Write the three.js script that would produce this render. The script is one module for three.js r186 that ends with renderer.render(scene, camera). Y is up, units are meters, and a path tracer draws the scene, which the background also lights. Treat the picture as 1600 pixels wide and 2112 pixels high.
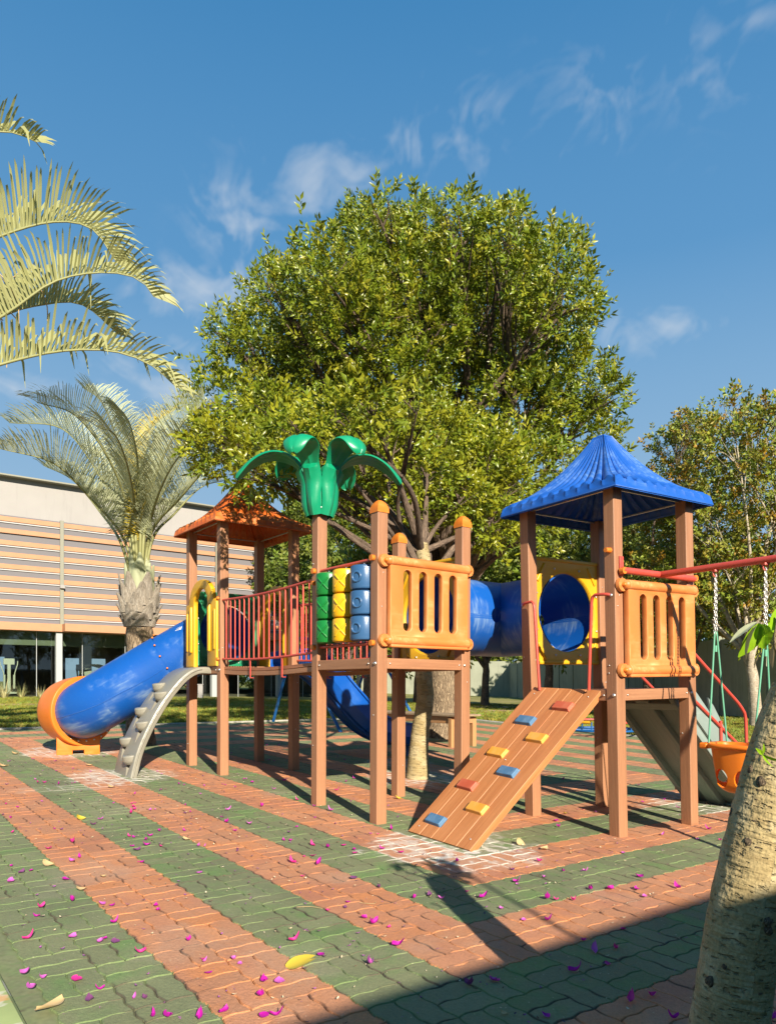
import * as THREE from 'three';
import { RoundedBoxGeometry } from 'three/addons/geometries/RoundedBoxGeometry.js';
import { mergeGeometries, mergeVertices, toCreasedNormals } from 'three/addons/utils/BufferGeometryUtils.js';
import { Brush, Evaluator, SUBTRACTION } from 'three-bvh-csg';

// ---------------------------------------------------------------- camera, sky, sun, exposure
const scene = new THREE.Scene();
const EYE = 1.2, FOC = 1542, HOR = 1415;
const camera = new THREE.PerspectiveCamera(2 * Math.atan(HOR / FOC) * 180 / Math.PI, 1600 / (2 * HOR), 0.05, 600);
camera.position.set(0, EYE, 0);
camera.setViewOffset(1600, 2 * HOR, 0, 0, 1600, 2112);      // level camera with the lens shifted up, as in the photograph
camera.updateProjectionMatrix();
const renderer = new THREE.WebGLRenderer({ antialias: true });
renderer.toneMapping = THREE.LinearToneMapping;
renderer.toneMappingExposure = 2.05;
renderer.shadowMap.enabled = true;
const V = (x, y, z) => new THREE.Vector3(x, y, z);
const SUN = V(0.326, 0.4226, 0.843).normalize();
const sun = new THREE.DirectionalLight(new THREE.Color().setRGB(1.0, 0.90, 0.74), 5.0);
sun.name = 'sun'; sun.position.copy(SUN).multiplyScalar(60); sun.castShadow = true;
Object.assign(sun.shadow.camera, { left: -40, right: 40, top: 40, bottom: -40, near: 1, far: 160 });
sun.shadow.mapSize.set(4096, 4096); sun.shadow.radius = 1;
scene.add(sun);

// ---------------------------------------------------------------- random numbers and noise
function rng(seed) { let a = seed >>> 0; return () => { a = (a + 0x6D2B79F5) | 0; let t = Math.imul(a ^ (a >>> 15), 1 | a); t = (t + Math.imul(t ^ (t >>> 7), 61 | t)) ^ t; return ((t ^ (t >>> 14)) >>> 0) / 4294967296; }; }
const hash2 = (x, y, s) => { let h = Math.imul(x, 374761393) + Math.imul(y, 668265263) + Math.imul(s, 1274126177); h = Math.imul(h ^ (h >>> 13), 1274126177); return ((h ^ (h >>> 16)) >>> 0) / 4294967296; };
const wrap = (i, p) => (p ? ((i % p) + p) % p : i);
function vnoise(x, y, s = 0, p = 0) {
  const ix = Math.floor(x), iy = Math.floor(y), fx = x - ix, fy = y - iy, u = fx * fx * (3 - 2 * fx), v = fy * fy * (3 - 2 * fy);
  const x0 = wrap(ix, p), x1 = wrap(ix + 1, p), y0 = wrap(iy, p), y1 = wrap(iy + 1, p);
  const a = hash2(x0, y0, s), b = hash2(x1, y0, s), c = hash2(x0, y1, s), d = hash2(x1, y1, s);
  return a + (b - a) * u + (c - a) * v + (a - b - c + d) * u * v;
}
function fbm(x, y, s = 0, oct = 4, p = 0) { let t = 0, a = 0.5, f = 1; for (let i = 0; i < oct; i++) { t += a * vnoise(x * f, y * f, s + i, p ? p * f : 0); a *= 0.5; f *= 2; } return t / (1 - Math.pow(0.5, oct)); }
const clamp = (x, a = 0, b = 1) => Math.min(b, Math.max(a, x)), sstep = (a, b, x) => { const t = clamp((x - a) / (b - a)); return t * t * (3 - 2 * t); }, mix = (a, b, t) => a + (b - a) * t;
const toS = (c) => (c <= 0.0031308 ? 12.92 * c : 1.055 * Math.pow(c, 1 / 2.4) - 0.055);
const toS8 = (c) => Math.round(255 * clamp(toS(clamp(c))));

// ---------------------------------------------------------------- sky: clear winter-afternoon gradient with thin torn clouds
{
  const W = 4096, H = 2048, d = new Float32Array(W * H * 4);
  const K = 1 / 2.05, top = [0.012, 0.172, 0.430].map((v) => v * K), mid = [0.130, 0.340, 0.615].map((v) => v * K), low = [0.275, 0.470, 0.690].map((v) => v * K), hor = [0.44, 0.59, 0.75].map((v) => v * K);
  // the clouds of the frame: [azimuth (deg, right of the view axis), elevation, half width, half height, strength]; more of the same kind are scattered over the rest of the sky
  const clouds = [];
  const px = (x, y, w, h, s) => { const az = Math.atan((x - 800) / FOC), el = Math.atan((HOR - y) / FOC * Math.cos(az)); clouds.push([az, el, w / FOC, h / FOC * Math.cos(el), s]); };
  px(490, 450, 85, 80, 1.0); px(690, 375, 125, 90, 0.95); px(890, 300, 95, 60, 0.66); px(980, 220, 80, 60, 0.52); px(620, 325, 45, 25, 0.6); px(500, 285, 55, 50, 0.32);
  px(390, 610, 150, 60, 1.35); px(365, 710, 45, 32, 1.0); px(400, 800, 110, 55, 1.2); px(515, 580, 60, 45, 0.95); px(80, 800, 110, 38, 0.85); px(240, 760, 70, 38, 0.7);
  px(1215, 190, 130, 85, 0.50); px(1440, 140, 70, 85, 0.52); px(1560, 30, 60, 60, 0.48); px(1520, 205, 40, 30, 0.35); px(1340, 685, 105, 45, 1.0); px(1270, 690, 50, 50, 0.7); px(1250, 275, 45, 45, 0.45); px(1430, 345, 30, 18, 0.4); px(1010, 330, 70, 40, 0.35); px(1140, 315, 60, 25, 0.4); px(310, 885, 40, 20, 0.6); px(940, 410, 50, 20, 0.4);px(570, 260, 40, 30, 0.25);px(1500, 120, 120, 60, 0.25);
  const R = rng(91);
  for (let i = 0; i < 150; i++) { const az = (R() * 2 - 1) * Math.PI, el = 0.12 + R() * 0.85; if (Math.abs(az) < 0.62 && el < 0.85) continue; clouds.push([az, el, 0.04 + R() * 0.07, 0.02 + R() * 0.035, 0.3 + R() * 0.8]); }
  const buckets = Array.from({ length: 64 }, () => []);
  for (const c of clouds) for (let k = 0; k < 64; k++) { const a = (k + 0.5) / 64 * 2 * Math.PI - Math.PI; let q = Math.abs(a - c[0]); q = Math.min(q, 2 * Math.PI - q); if (q < 2.3 * c[2] / Math.max(0.25, Math.cos(c[1])) + 0.1) buckets[k].push(c); }
  for (let r = 0; r < H; r++) {
    const el = ((r + 0.5) / H - 0.5) * Math.PI, e = Math.max(0, el) * 180 / Math.PI;
    const base = [0, 1, 2].map((c) => { let v = mix(hor[c], low[c], clamp(e / 15)); v = mix(v, mid[c], clamp((e - 15) / 14)); return mix(v, top[c], sstep(20, 60, e) * 0.98); });
    for (let q = 0; q < W; q++) {
      const i = (r * W + q) * 4; let a = 0;
      if (el > 0.05) {
        const lon = ((q + 0.5) / W - 0.5) * 2 * Math.PI; let az = lon + Math.PI / 2; if (az > Math.PI) az -= 2 * Math.PI;
        let cover = 0; const bk = buckets[Math.min(63, Math.floor((az + Math.PI) / (2 * Math.PI) * 64))];
        for (const c of bk) { let dx = az - c[0]; if (dx > Math.PI) dx -= 2 * Math.PI; if (dx < -Math.PI) dx += 2 * Math.PI; dx = dx * Math.cos(el) / c[2]; const dy = (el - c[1]) / c[3], g = dx * dx + dy * dy; if (g < 4) cover = Math.max(cover, c[4] * Math.exp(-g * 1.25)); }
        if (cover > 0.02) {
          const u = az * Math.cos(el * 0.8), w = el, wx = fbm(u * 14, w * 14, 5, 2) - 0.5, wy = fbm(u * 14 + 9, w * 14, 7, 2) - 0.5;
          const n = fbm(u * 30 + w * 24 + wx * 5, w * 44 - u * 18 + wy * 5, 11, 6), n2 = fbm(u * 120 + wx * 5, w * 170 - u * 60, 17, 3);
          a = clamp((cover * 0.85 + n * 1.7 + n2 * 0.35 - 1.32) * 0.8) * Math.min(1, cover * 1.7) * 0.56;
        }
      }
      const cl = [0.74 * K, 0.78 * K, 0.82 * K];
      for (let c = 0; c < 3; c++) d[i + c] = mix(base[c], cl[c], a);
      d[i + 3] = 1;
    }
  }
  const t = new THREE.DataTexture(d, W, H, THREE.RGBAFormat, THREE.FloatType);
  t.mapping = THREE.EquirectangularReflectionMapping; t.magFilter = THREE.LinearFilter; t.minFilter = THREE.LinearFilter; t.needsUpdate = true;
  scene.background = t; scene.environment = t;
}

// ---------------------------------------------------------------- naming, grouping, geometry helpers
const used = {};
function numbered(n) { const k = used[n] = (used[n] ?? -1) + 1; return k ? `${n}_${String(k).padStart(3, '0')}` : n; }
function tag(o, label, category, group) { o.userData.label = label; if (category) o.userData.category = category; if (group) o.userData.group = group; return o; }
function thing(name, label, category, pos = [0, 0, 0], turn = 0, group) { const g = new THREE.Group(); g.name = numbered(name); g.position.set(...pos); g.rotation.y = turn; scene.add(g); return tag(g, label, category, group); }
function shadowed(m) { m.castShadow = true; m.receiveShadow = true; return m; }
function flat(g) { g = g.index ? g.toNonIndexed() : g; for (const k of Object.keys(g.attributes)) if (!['position', 'normal', 'uv'].includes(k)) g.deleteAttribute(k); if (!g.attributes.uv) g.setAttribute('uv', new THREE.BufferAttribute(new Float32Array(g.attributes.position.count * 2), 2)); return g; }
function merged(gs) { gs = [].concat(gs); return gs.length === 1 ? gs[0] : mergeGeometries(gs.map(flat)); }
function part(name, gs, m, parent) { const o = shadowed(new THREE.Mesh(merged(gs), m)); o.name = parent === scene ? numbered(name) : name; parent.add(o); return o; }
function structure(name, gs, m, label) { const o = part(name, gs, m, scene); o.userData.kind = 'structure'; if (label) o.userData.label = label; return o; }
// uv in metres by the face's main direction; the long axis runs along v
function uvm(g, along = 'y') {
  g = flat(g); const p = g.attributes.position, n = g.attributes.normal, uv = g.attributes.uv, ax = { x: 0, y: 1, z: 2 }[along];
  for (let i = 0; i < p.count; i++) {
    const P = [p.getX(i), p.getY(i), p.getZ(i)], N = [Math.abs(n.getX(i)), Math.abs(n.getY(i)), Math.abs(n.getZ(i))];
    const k = N[0] > N[1] ? (N[0] > N[2] ? 0 : 2) : (N[1] > N[2] ? 1 : 2), rest = [0, 1, 2].filter((j) => j !== k);
    const v = rest.includes(ax) ? ax : rest[1], u = rest.find((j) => j !== v);
    uv.setXY(i, P[u] + k * 0.37, P[v]);
  }
  return g;
}
const box = (w, h, d, x = 0, y = 0, z = 0, r = 0.004) => { const g = r > 0 ? new RoundedBoxGeometry(w, h, d, 2, Math.min(r, w / 2.2, h / 2.2, d / 2.2)) : new THREE.BoxGeometry(w, h, d); g.translate(x, y, z); return g; };
const beam = (w, h, d, x, y, z, along, r = 0.006) => uvm(box(w, h, d, x, y, z, r), along);
const cyl = (r0, r1, h, x = 0, y = 0, z = 0, n = 16) => { const g = new THREE.CylinderGeometry(r1, r0, h, n); g.translate(x, y, z); return g; };
const ball = (r, x = 0, y = 0, z = 0, n = 12) => { const g = new THREE.SphereGeometry(r, n, Math.ceil(n * 0.7)); g.translate(x, y, z); return g; };
const curve = (pts, t = 0.5) => new THREE.CatmullRomCurve3(pts.map((p) => (p.isVector3 ? p : V(...p))), false, 'catmullrom', t);
const tube = (pts, r, seg = 24, n = 10) => new THREE.TubeGeometry(Array.isArray(pts) ? curve(pts) : pts, seg, r, n, false);
function rod(a, b, r, n = 10, r1 = r) { a = V(...a); b = V(...b); const g = new THREE.CylinderGeometry(r1, r, a.distanceTo(b), n); g.applyQuaternion(new THREE.Quaternion().setFromUnitVectors(V(0, 1, 0), b.clone().sub(a).normalize())); g.translate((a.x + b.x) / 2, (a.y + b.y) / 2, (a.z + b.z) / 2); return g; }
// a bent bar: straight runs with rounded corners
function bar(pts, r, bend = 0.05, n = 10) {
  const P = pts.map((p) => V(...p)), c = new THREE.CurvePath(); let at = P[0];
  for (let i = 1; i < P.length; i++) {
    if (i === P.length - 1) { c.add(new THREE.LineCurve3(at, P[i])); break; }
    const a = P[i].clone().add(at.clone().sub(P[i]).normalize().multiplyScalar(Math.min(bend, at.distanceTo(P[i]) * 0.49))), b = P[i].clone().add(P[i + 1].clone().sub(P[i]).normalize().multiplyScalar(Math.min(bend, P[i + 1].distanceTo(P[i]) * 0.49)));
    c.add(new THREE.LineCurve3(at, a)); c.add(new THREE.QuadraticBezierCurve3(a, P[i], b)); at = b;
  }
  return new THREE.TubeGeometry(c, 8 * P.length, r, n, false);
}
// a tube of changing radius with a little unevenness
function taper(pts, r0, r1, seg = 10, n = 8, wob = 0, seed = 1, flare = 0) {
  const c = curve(pts), F = c.computeFrenetFrames(seg, false), pos = [], uv = [], idx = [], L = c.getLength();
  for (let i = 0; i <= seg; i++) {
    const t = i / seg, p = c.getPointAt(t), R = mix(r0, r1, t) + flare * Math.pow(1 - t, 9);
    for (let j = 0; j <= n; j++) {
      const a = j / n * Math.PI * 2, jj = j % n, rr = R * (1 + wob * (hash2(i, jj, seed) - 0.5) + wob * 0.9 * (vnoise(Math.cos(a) * 1.4 + 7, Math.sin(a) * 1.4 + t * L * 2.2, seed + 3) - 0.5)), ca = Math.cos(a) * rr, sa = Math.sin(a) * rr;
      pos.push(p.x + F.normals[i].x * ca + F.binormals[i].x * sa, p.y + F.normals[i].y * ca + F.binormals[i].y * sa, p.z + F.normals[i].z * ca + F.binormals[i].z * sa);
      uv.push(j / n * Math.max(1, Math.round(2 * Math.PI * r0 / 0.5)), t * L / 0.5);
    }
  }
  for (let i = 0; i < seg; i++) for (let j = 0; j < n; j++) { const a = i * (n + 1) + j, b = a + n + 1; idx.push(a, a + 1, b, b, a + 1, b + 1); }
  const g = new THREE.BufferGeometry(); g.setAttribute('position', new THREE.Float32BufferAttribute(pos, 3)); g.setAttribute('uv', new THREE.Float32BufferAttribute(uv, 2)); g.setIndex(idx); g.computeVertexNormals();
  const N = g.attributes.normal; for (let i = 0; i <= seg; i++) { const a = i * (n + 1), b = a + n; const x = N.getX(a) + N.getX(b), y = N.getY(a) + N.getY(b), z = N.getZ(a) + N.getZ(b), l = Math.hypot(x, y, z) || 1; N.setXYZ(a, x / l, y / l, z / l); N.setXYZ(b, x / l, y / l, z / l); }
  return g;
}
// a closed grid surface from a function (u, v) -> [x, y, z]
function sheet(fn, nu, nv, uvs = [1, 1]) {
  const pos = [], uv = [], idx = [];
  for (let i = 0; i <= nu; i++) for (let j = 0; j <= nv; j++) { pos.push(...fn(i / nu, j / nv)); uv.push(i / nu * uvs[0], j / nv * uvs[1]); }
  for (let i = 0; i < nu; i++) for (let j = 0; j < nv; j++) { const a = i * (nv + 1) + j, b = a + nv + 1; idx.push(a, b, a + 1, b, b + 1, a + 1); }
  const g = new THREE.BufferGeometry(); g.setAttribute('position', new THREE.Float32BufferAttribute(pos, 3)); g.setAttribute('uv', new THREE.Float32BufferAttribute(uv, 2)); g.setIndex(idx); g.computeVertexNormals(); return g;
}
const extrude = (shape, depth, bevel = 0.006, seg = 16) => new THREE.ExtrudeGeometry(shape, { depth: depth - 2 * bevel, bevelEnabled: bevel > 0, bevelThickness: bevel, bevelSize: bevel, bevelOffset: -bevel, bevelSegments: 2, curveSegments: seg }).translate(0, 0, bevel);
const smooth = (g, a = 0.6) => toCreasedNormals(mergeVertices(flat(g).deleteAttribute('normal') && g, 1e-5), a);

// ---------------------------------------------------------------- the lie of the land: the paved yard slopes gently; a runs along one side of the pattern, b along the other
const TH = 36.8 * Math.PI / 180, CT = Math.cos(TH), ST = Math.sin(TH), OX = -0.097, OZ = 6.454;
const knee = (v, k, s) => (Math.abs(v) < k ? v : Math.sign(v) * (k + (Math.abs(v) - k) * s));
const gy = (x, Z) => -0.0221 * knee(x, 9, 0.2) + 0.0274 * ((Z < 20 ? Z : 20 + (Z - 20) * 0.2) - 6.5);
const ab = (a, b) => [OX + a * CT - b * ST, OZ + a * ST + b * CT];                    // -> [x, Z], Z is metres in front of the camera
const toAB = (x, Z) => [(x - OX) * CT + (Z - OZ) * ST, -(x - OX) * ST + (Z - OZ) * CT];
const onGround = (x, Z, h = 0) => [x, gy(x, Z) + h, -Z];
// where a line of sight of the photograph meets the ground, used to read positions off it
function seen(px, py) { const dx = (px - 800) / FOC, dy = (HOR - py) / FOC; let lo = 1, hi = 300; for (let i = 0; i < 60; i++) { const m = (lo + hi) / 2; if (EYE + dy * m > gy(dx * m, m)) lo = m; else hi = m; } return [dx * lo, lo]; }
const sight = (px, py, Z) => [(px - 800) / FOC * Z, EYE + (HOR - py) / FOC * Z, -Z];

// ---------------------------------------------------------------- textures and materials
function tex(w, h, fn, { srgb = true, rep = [1, 1], wrapping = THREE.RepeatWrapping } = {}) {
  const d = new Uint8Array(w * h * 4);
  for (let y = 0; y < h; y++) for (let x = 0; x < w; x++) { const c = fn(x / w, y / h, x, y), i = (y * w + x) * 4; if (srgb) { d[i] = toS8(c[0]); d[i + 1] = toS8(c[1]); d[i + 2] = toS8(c[2]); } else { const v = Math.round(255 * clamp(c)); d[i] = d[i + 1] = d[i + 2] = v; } d[i + 3] = 255; }
  const t = new THREE.DataTexture(d, w, h, THREE.RGBAFormat); if (srgb) t.colorSpace = THREE.SRGBColorSpace;
  t.wrapS = t.wrapT = wrapping; t.magFilter = THREE.LinearFilter; t.minFilter = THREE.LinearFilter; t.repeat.set(...rep); t.needsUpdate = true; return t;
}
const grey = (w, h, fn, o = {}) => tex(w, h, fn, { ...o, srgb: false });
const col = (r, g, b) => new THREE.Color().setRGB(r, g, b);
const mul = (c, k) => [c[0] * k, c[1] * k, c[2] * k];
const lerp3 = (a, b, t) => [mix(a[0], b[0], t), mix(a[1], b[1], t), mix(a[2], b[2], t)];

// recycled-plastic lumber: fine drawn streaks along the length
const woodStreak = (base, alt) => tex(256, 512, (u, v) => { const s = fbm(u * 48, v * 9, 3, 3, 0), f = vnoise(u * 256, v * 36, 8), m = fbm(u * 4, v * 6, 12, 3), sc = Math.pow(vnoise(u * 90, v * 200, 31), 9); return mul(lerp3(base, alt, clamp(0.5 + (s - 0.5) * 1.5 + (m - 0.5) * 0.8)), 0.9 + 0.2 * f + 0.25 * sc); }, { rep: [2, 0.25] });
const streakBump = grey(256, 512, (u, v) => 0.6 * fbm(u * 64, v * 9, 3, 2) + 0.4 * vnoise(u * 200, v * 28, 8), { rep: [2, 0.25] });
const grain = grey(512, 512, (u, v) => 0.5 * vnoise(u * 256, v * 256, 4, 256) + 0.5 * fbm(u * 32, v * 32, 6, 4, 32));
const M = {};
const wood = (name, base, alt, rough = 0.5) => (M[name] = Object.assign(new THREE.MeshPhysicalMaterial({ map: woodStreak(base, alt), bumpMap: streakBump, bumpScale: 0.0012, roughness: rough }), { name }));
wood('post_brown', [0.280, 0.128, 0.063], [0.345, 0.166, 0.084]);
wood('deck_brown', [0.28, 0.105, 0.048], [0.35, 0.142, 0.065]);
wood('ramp_brown', [0.37, 0.135, 0.044], [0.46, 0.190, 0.070]);
// rotomoulded plastic: faint chalky scuffs and scratches, gloss that varies with wear
function plastic(name, base, worn, rough = 0.42, amount = 0.5, scale = 1) {
  const seed = name.length * 7 + base[0] * 100 | 0;
  const map = tex(384, 384, (u, v) => {
    const m = fbm(u * 4, v * 4, seed, 5, 4), s = Math.pow(fbm(u * 6, v * 40, seed + 9, 3), 3) * 2.2 * sstep(0.42, 0.7, m), sp = sstep(0.88, 0.97, vnoise(u * 120, v * 120, seed + 3, 120)) * 0.5;
    return lerp3(mul(base, 0.93 + 0.14 * m), worn, clamp(amount * (0.35 * sstep(0.45, 0.85, m) + s + sp * 0.6)));
  }, { rep: [scale, scale] });
  const rm = grey(256, 256, (u, v) => rough + 0.22 * (fbm(u * 5, v * 5, seed + 21, 4, 5) - 0.45), { rep: [scale, scale] });
  return (M[name] = Object.assign(new THREE.MeshPhysicalMaterial({ map, roughnessMap: rm, roughness: 1, bumpMap: grain, bumpScale: 0.0006 }), { name }));
}
plastic('orange_panel', [0.58, 0.180, 0.042], [0.68, 0.38, 0.16], 0.45, 0.5);
plastic('yellow', [0.60, 0.320, 0.006], [0.66, 0.42, 0.08], 0.42, 0.3);
plastic('green_topper', [0.002, 0.235, 0.110], [0.06, 0.34, 0.2], 0.34, 0.2);
plastic('green_panel', [0.004, 0.190, 0.085], [0.06, 0.28, 0.16], 0.45, 0.25);
plastic('blue_tube', [0.004, 0.078, 0.350], [0.14, 0.24, 0.43], 0.38, 0.7);
plastic('blue_roof', [0.010, 0.084, 0.375], [0.13, 0.25, 0.52], 0.42, 0.55);
plastic('blue_slide', [0.004, 0.078, 0.370], [0.08, 0.20, 0.50], 0.33, 0.3);
plastic('orange_roof', [0.500, 0.095, 0.008], [0.60, 0.25, 0.08], 0.5, 0.6);
plastic('orange_cap', [0.620, 0.165, 0.012], [0.65, 0.3, 0.08], 0.42, 0.3);
plastic('orange_hood', [0.640, 0.160, 0.012], [0.7, 0.3, 0.08], 0.42, 0.25);
plastic('orange_swing', [0.720, 0.170, 0.008], [0.75, 0.3, 0.06], 0.32, 0.15);
plastic('grey_climber', [0.225, 0.212, 0.170], [0.32, 0.30, 0.25], 0.34, 0.5);
plastic('grey_stair', [0.200, 0.255, 0.235], [0.32, 0.36, 0.33], 0.42, 0.3);
plastic('drum_green', [0.006, 0.165, 0.028], [0.05, 0.26, 0.1], 0.32, 0.2);
plastic('drum_yellow', [0.700, 0.380, 0.008], [0.75, 0.48, 0.08], 0.3, 0.2);
plastic('drum_blue', [0.030, 0.095, 0.215], [0.10, 0.18, 0.32], 0.3, 0.25);
plastic('hold_red', [0.420, 0.085, 0.040], [0.5, 0.18, 0.1], 0.5, 0.5, 4);
plastic('hold_blue', [0.050, 0.140, 0.260], [0.15, 0.26, 0.38], 0.5, 0.55, 4);
plastic('hold_yellow', [0.640, 0.285, 0.035], [0.6, 0.36, 0.12], 0.5, 0.5, 4);
plastic('red_metal', [0.480, 0.060, 0.040], [0.5, 0.14, 0.1], 0.34, 0.2);
plastic('blue_metal', [0.006, 0.090, 0.290], [0.1, 0.2, 0.35], 0.4, 0.2);
plastic('yellow_metal', [0.62, 0.32, 0.015], [0.6, 0.4, 0.1], 0.4, 0.2);
const std = (name, o) => (M[name] = Object.assign(new THREE.MeshPhysicalMaterial(o), { name }));
std('steel', { color: col(0.55, 0.55, 0.53), metalness: 0.9, roughness: 0.38 });
std('dark_hole', { color: col(0.02, 0.02, 0.022), roughness: 0.8 });
std('rope_green', { color: col(0.10, 0.32, 0.20), roughness: 0.6 });
std('black_rubber', { color: col(0.02, 0.02, 0.02), roughness: 0.7 });
std('white_mark', { color: col(0.7, 0.72, 0.76), roughness: 0.6 });

// bark
function bark(name, a, b, c, kind, o = {}) {
  const f = kind === 'smooth'
    ? (u, v) => { const band = fbm(u * 3, v * 26, 4, 4), blot = fbm(u * 5, v * 5, 8, 5), sp = sstep(0.85, 0.97, vnoise(u * 110, v * 130, 33)), dk = sstep(0.64, 0.80, fbm(u * 14, v * 60, 51, 4)), gr = fbm(u * 60, v * 90, 71, 3); return mul(lerp3(lerp3(lerp3(a, b, clamp(band * 1.5 - 0.2)), c, sstep(0.48, 0.75, blot) * 0.7), mul(a, 0.4), clamp(dk * 0.55 + sp * 0.35)), 0.75 + 0.5 * gr); }
    : (u, v) => { const w = fbm(u * 6, v * 3, 2, 2), r = Math.abs(fbm(u * 22 + w * 3, v * 5, 14, 4) - 0.5) * 2, n = fbm(u * 40, v * 40, 21, 3); return lerp3(lerp3(mul(a, 0.55), b, clamp(r * 1.9)), c, sstep(0.55, 0.8, n) * 0.5); };
  const h = kind === 'smooth' ? (u, v) => 0.55 * fbm(u * 4, v * 34, 4, 4) + 0.3 * fbm(u * 30, v * 30, 9, 3) - 0.4 * sstep(0.64, 0.80, fbm(u * 14, v * 60, 51, 4)) + 0.25 : (u, v) => Math.abs(fbm(u * 22 + fbm(u * 6, v * 3, 2, 2) * 3, v * 5, 14, 4) - 0.5) * 2;
  return (M[name] = Object.assign(new THREE.MeshPhysicalMaterial({ map: tex(512, 512, f, { rep: o.rep ?? [1, 1] }), bumpMap: grey(512, 512, h, { rep: o.rep ?? [1, 1] }), bumpScale: o.bump ?? 0.02, roughness: 0.9 }), { name }));
}
bark('bark_smooth', [0.255, 0.185, 0.080], [0.350, 0.272, 0.128], [0.42, 0.345, 0.195], 'smooth', { bump: 0.016 });
bark('bark_rough', [0.20, 0.135, 0.080], [0.34, 0.25, 0.155], [0.40, 0.31, 0.20], 'rough', { bump: 0.03 });
bark('bark_limb', [0.13, 0.085, 0.058], [0.21, 0.145, 0.100], [0.26, 0.20, 0.15], 'rough', { bump: 0.012 });
bark('bark_pale', [0.26, 0.215, 0.155], [0.40, 0.34, 0.25], [0.48, 0.43, 0.34], 'smooth', { bump: 0.012 });
bark('bark_palm', [0.33, 0.275, 0.21], [0.43, 0.375, 0.30], [0.50, 0.45, 0.38], 'smooth', { bump: 0.03, rep: [1, 2] });

// leaves: two-sided, partly see-through
const leafMat = (name, c, rough = 0.55, t = 0.35) => std(name, { color: col(...c), roughness: rough, transmission: t, thickness: 0, side: THREE.DoubleSide, specularIntensity: 0.6 });
leafMat('leaf_ficus', [0.205, 0.240, 0.018], 0.32, 0.34);
leafMat('leaf_autumn', [0.230, 0.225, 0.026], 0.5, 0.35);
leafMat('leaf_back', [0.150, 0.190, 0.026], 0.55, 0.35);
leafMat('leaf_hedge', [0.16, 0.24, 0.025], 0.5, 0.35);
leafMat('leaf_palm', [0.340, 0.340, 0.140], 0.5, 0.3);
leafMat('leaf_palm_grey', [0.430, 0.455, 0.280], 0.6, 0.32);
leafMat('leaf_shoot', [0.24, 0.42, 0.015], 0.28, 0.3);
leafMat('leaf_dry', [0.56, 0.40, 0.20], 0.8, 0.25);
leafMat('leaf_yellow', [0.62, 0.47, 0.05], 0.6, 0.3);
leafMat('petal_magenta', [0.52, 0.008, 0.36], 0.6, 0.35);
leafMat('petal_pale', [0.62, 0.13, 0.52], 0.6, 0.35);
leafMat('petal_withered', [0.19, 0.05, 0.17], 0.8, 0.3);
leafMat('petal_pink', [0.66, 0.030, 0.28], 0.6, 0.35);
leafMat('grass_blade', [0.235, 0.260, 0.040], 0.7, 0.3);
leafMat('grass_pale', [0.46, 0.42, 0.20], 0.7, 0.3);
const PAVE_A0 = -3.085, PAVE_A1 = 9.665, PAVE_B0 = -4.31, PAVE_B1 = 10.48, YARD = new THREE.Matrix4();

// ================================================================ THE SETTING
// ---------------------------------------------------------------- lawn: one sheet to the horizon
{
  const W = 768;
  const grassMap = tex(W, W, (u, v) => {
    const big = fbm(u * 6, v * 6, 2, 4, 6), mid = fbm(u * 40, v * 40, 5, 3, 40), fine = vnoise(u * 400, v * 400, 9, 400), dry = sstep(0.46, 0.64, fbm(u * 11, v * 11, 17, 5, 11));
    let c = lerp3([0.130, 0.145, 0.016], [0.255, 0.240, 0.036], clamp(mid * 1.3 - 0.1)); c = lerp3(c, [0.40, 0.31, 0.135], dry * 0.55 * (0.5 + fine)); return mul(c, 0.7 + 0.4 * fine + 0.3 * (big - 0.5));
  }, { rep: [1 / 9, 1 / 9] });
  M.lawn = new THREE.MeshPhysicalMaterial({ map: grassMap, roughness: 0.95, bumpMap: grey(512, 512, (u, v) => fbm(u * 60, v * 60, 3, 3, 60), { rep: [1 / 3, 1 / 3] }), bumpScale: 0.03 });
  const xs = [], zs = [];
  for (let x = -400; x <= 400; x += Math.abs(x) < 40 ? 1 : 20) xs.push(x);
  for (let z = -60; z <= 500; z += z > -30 && z < 60 ? 1 : 20) zs.push(z);
  const pos = [], uv = [], idx = [];
  for (const x of xs) for (const z of zs) {
    const [a, b] = toAB(x, z), inside = Math.max(PAVE_A0 - a, a - PAVE_A1, PAVE_B0 - b, b - PAVE_B1);
    const lump = 0.06 * (fbm(x * 0.35 + 50, z * 0.35 + 50, 3, 3) - 0.5);
    pos.push(x, gy(x, z) + mix(-0.10, 0.012 + lump, sstep(-1.1, 0.9, inside)), -z); uv.push(x, z);
  }
  for (let i = 0; i < xs.length - 1; i++) for (let j = 0; j < zs.length - 1; j++) { const p = i * zs.length + j, q = p + zs.length; idx.push(p, q, p + 1, q, q + 1, p + 1); }
  const g = new THREE.BufferGeometry(); g.setAttribute('position', new THREE.Float32BufferAttribute(pos, 3)); g.setAttribute('uv', new THREE.Float32BufferAttribute(uv, 2)); g.setIndex(idx); g.computeVertexNormals();
  structure('lawn', g, M.lawn);
}
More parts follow.
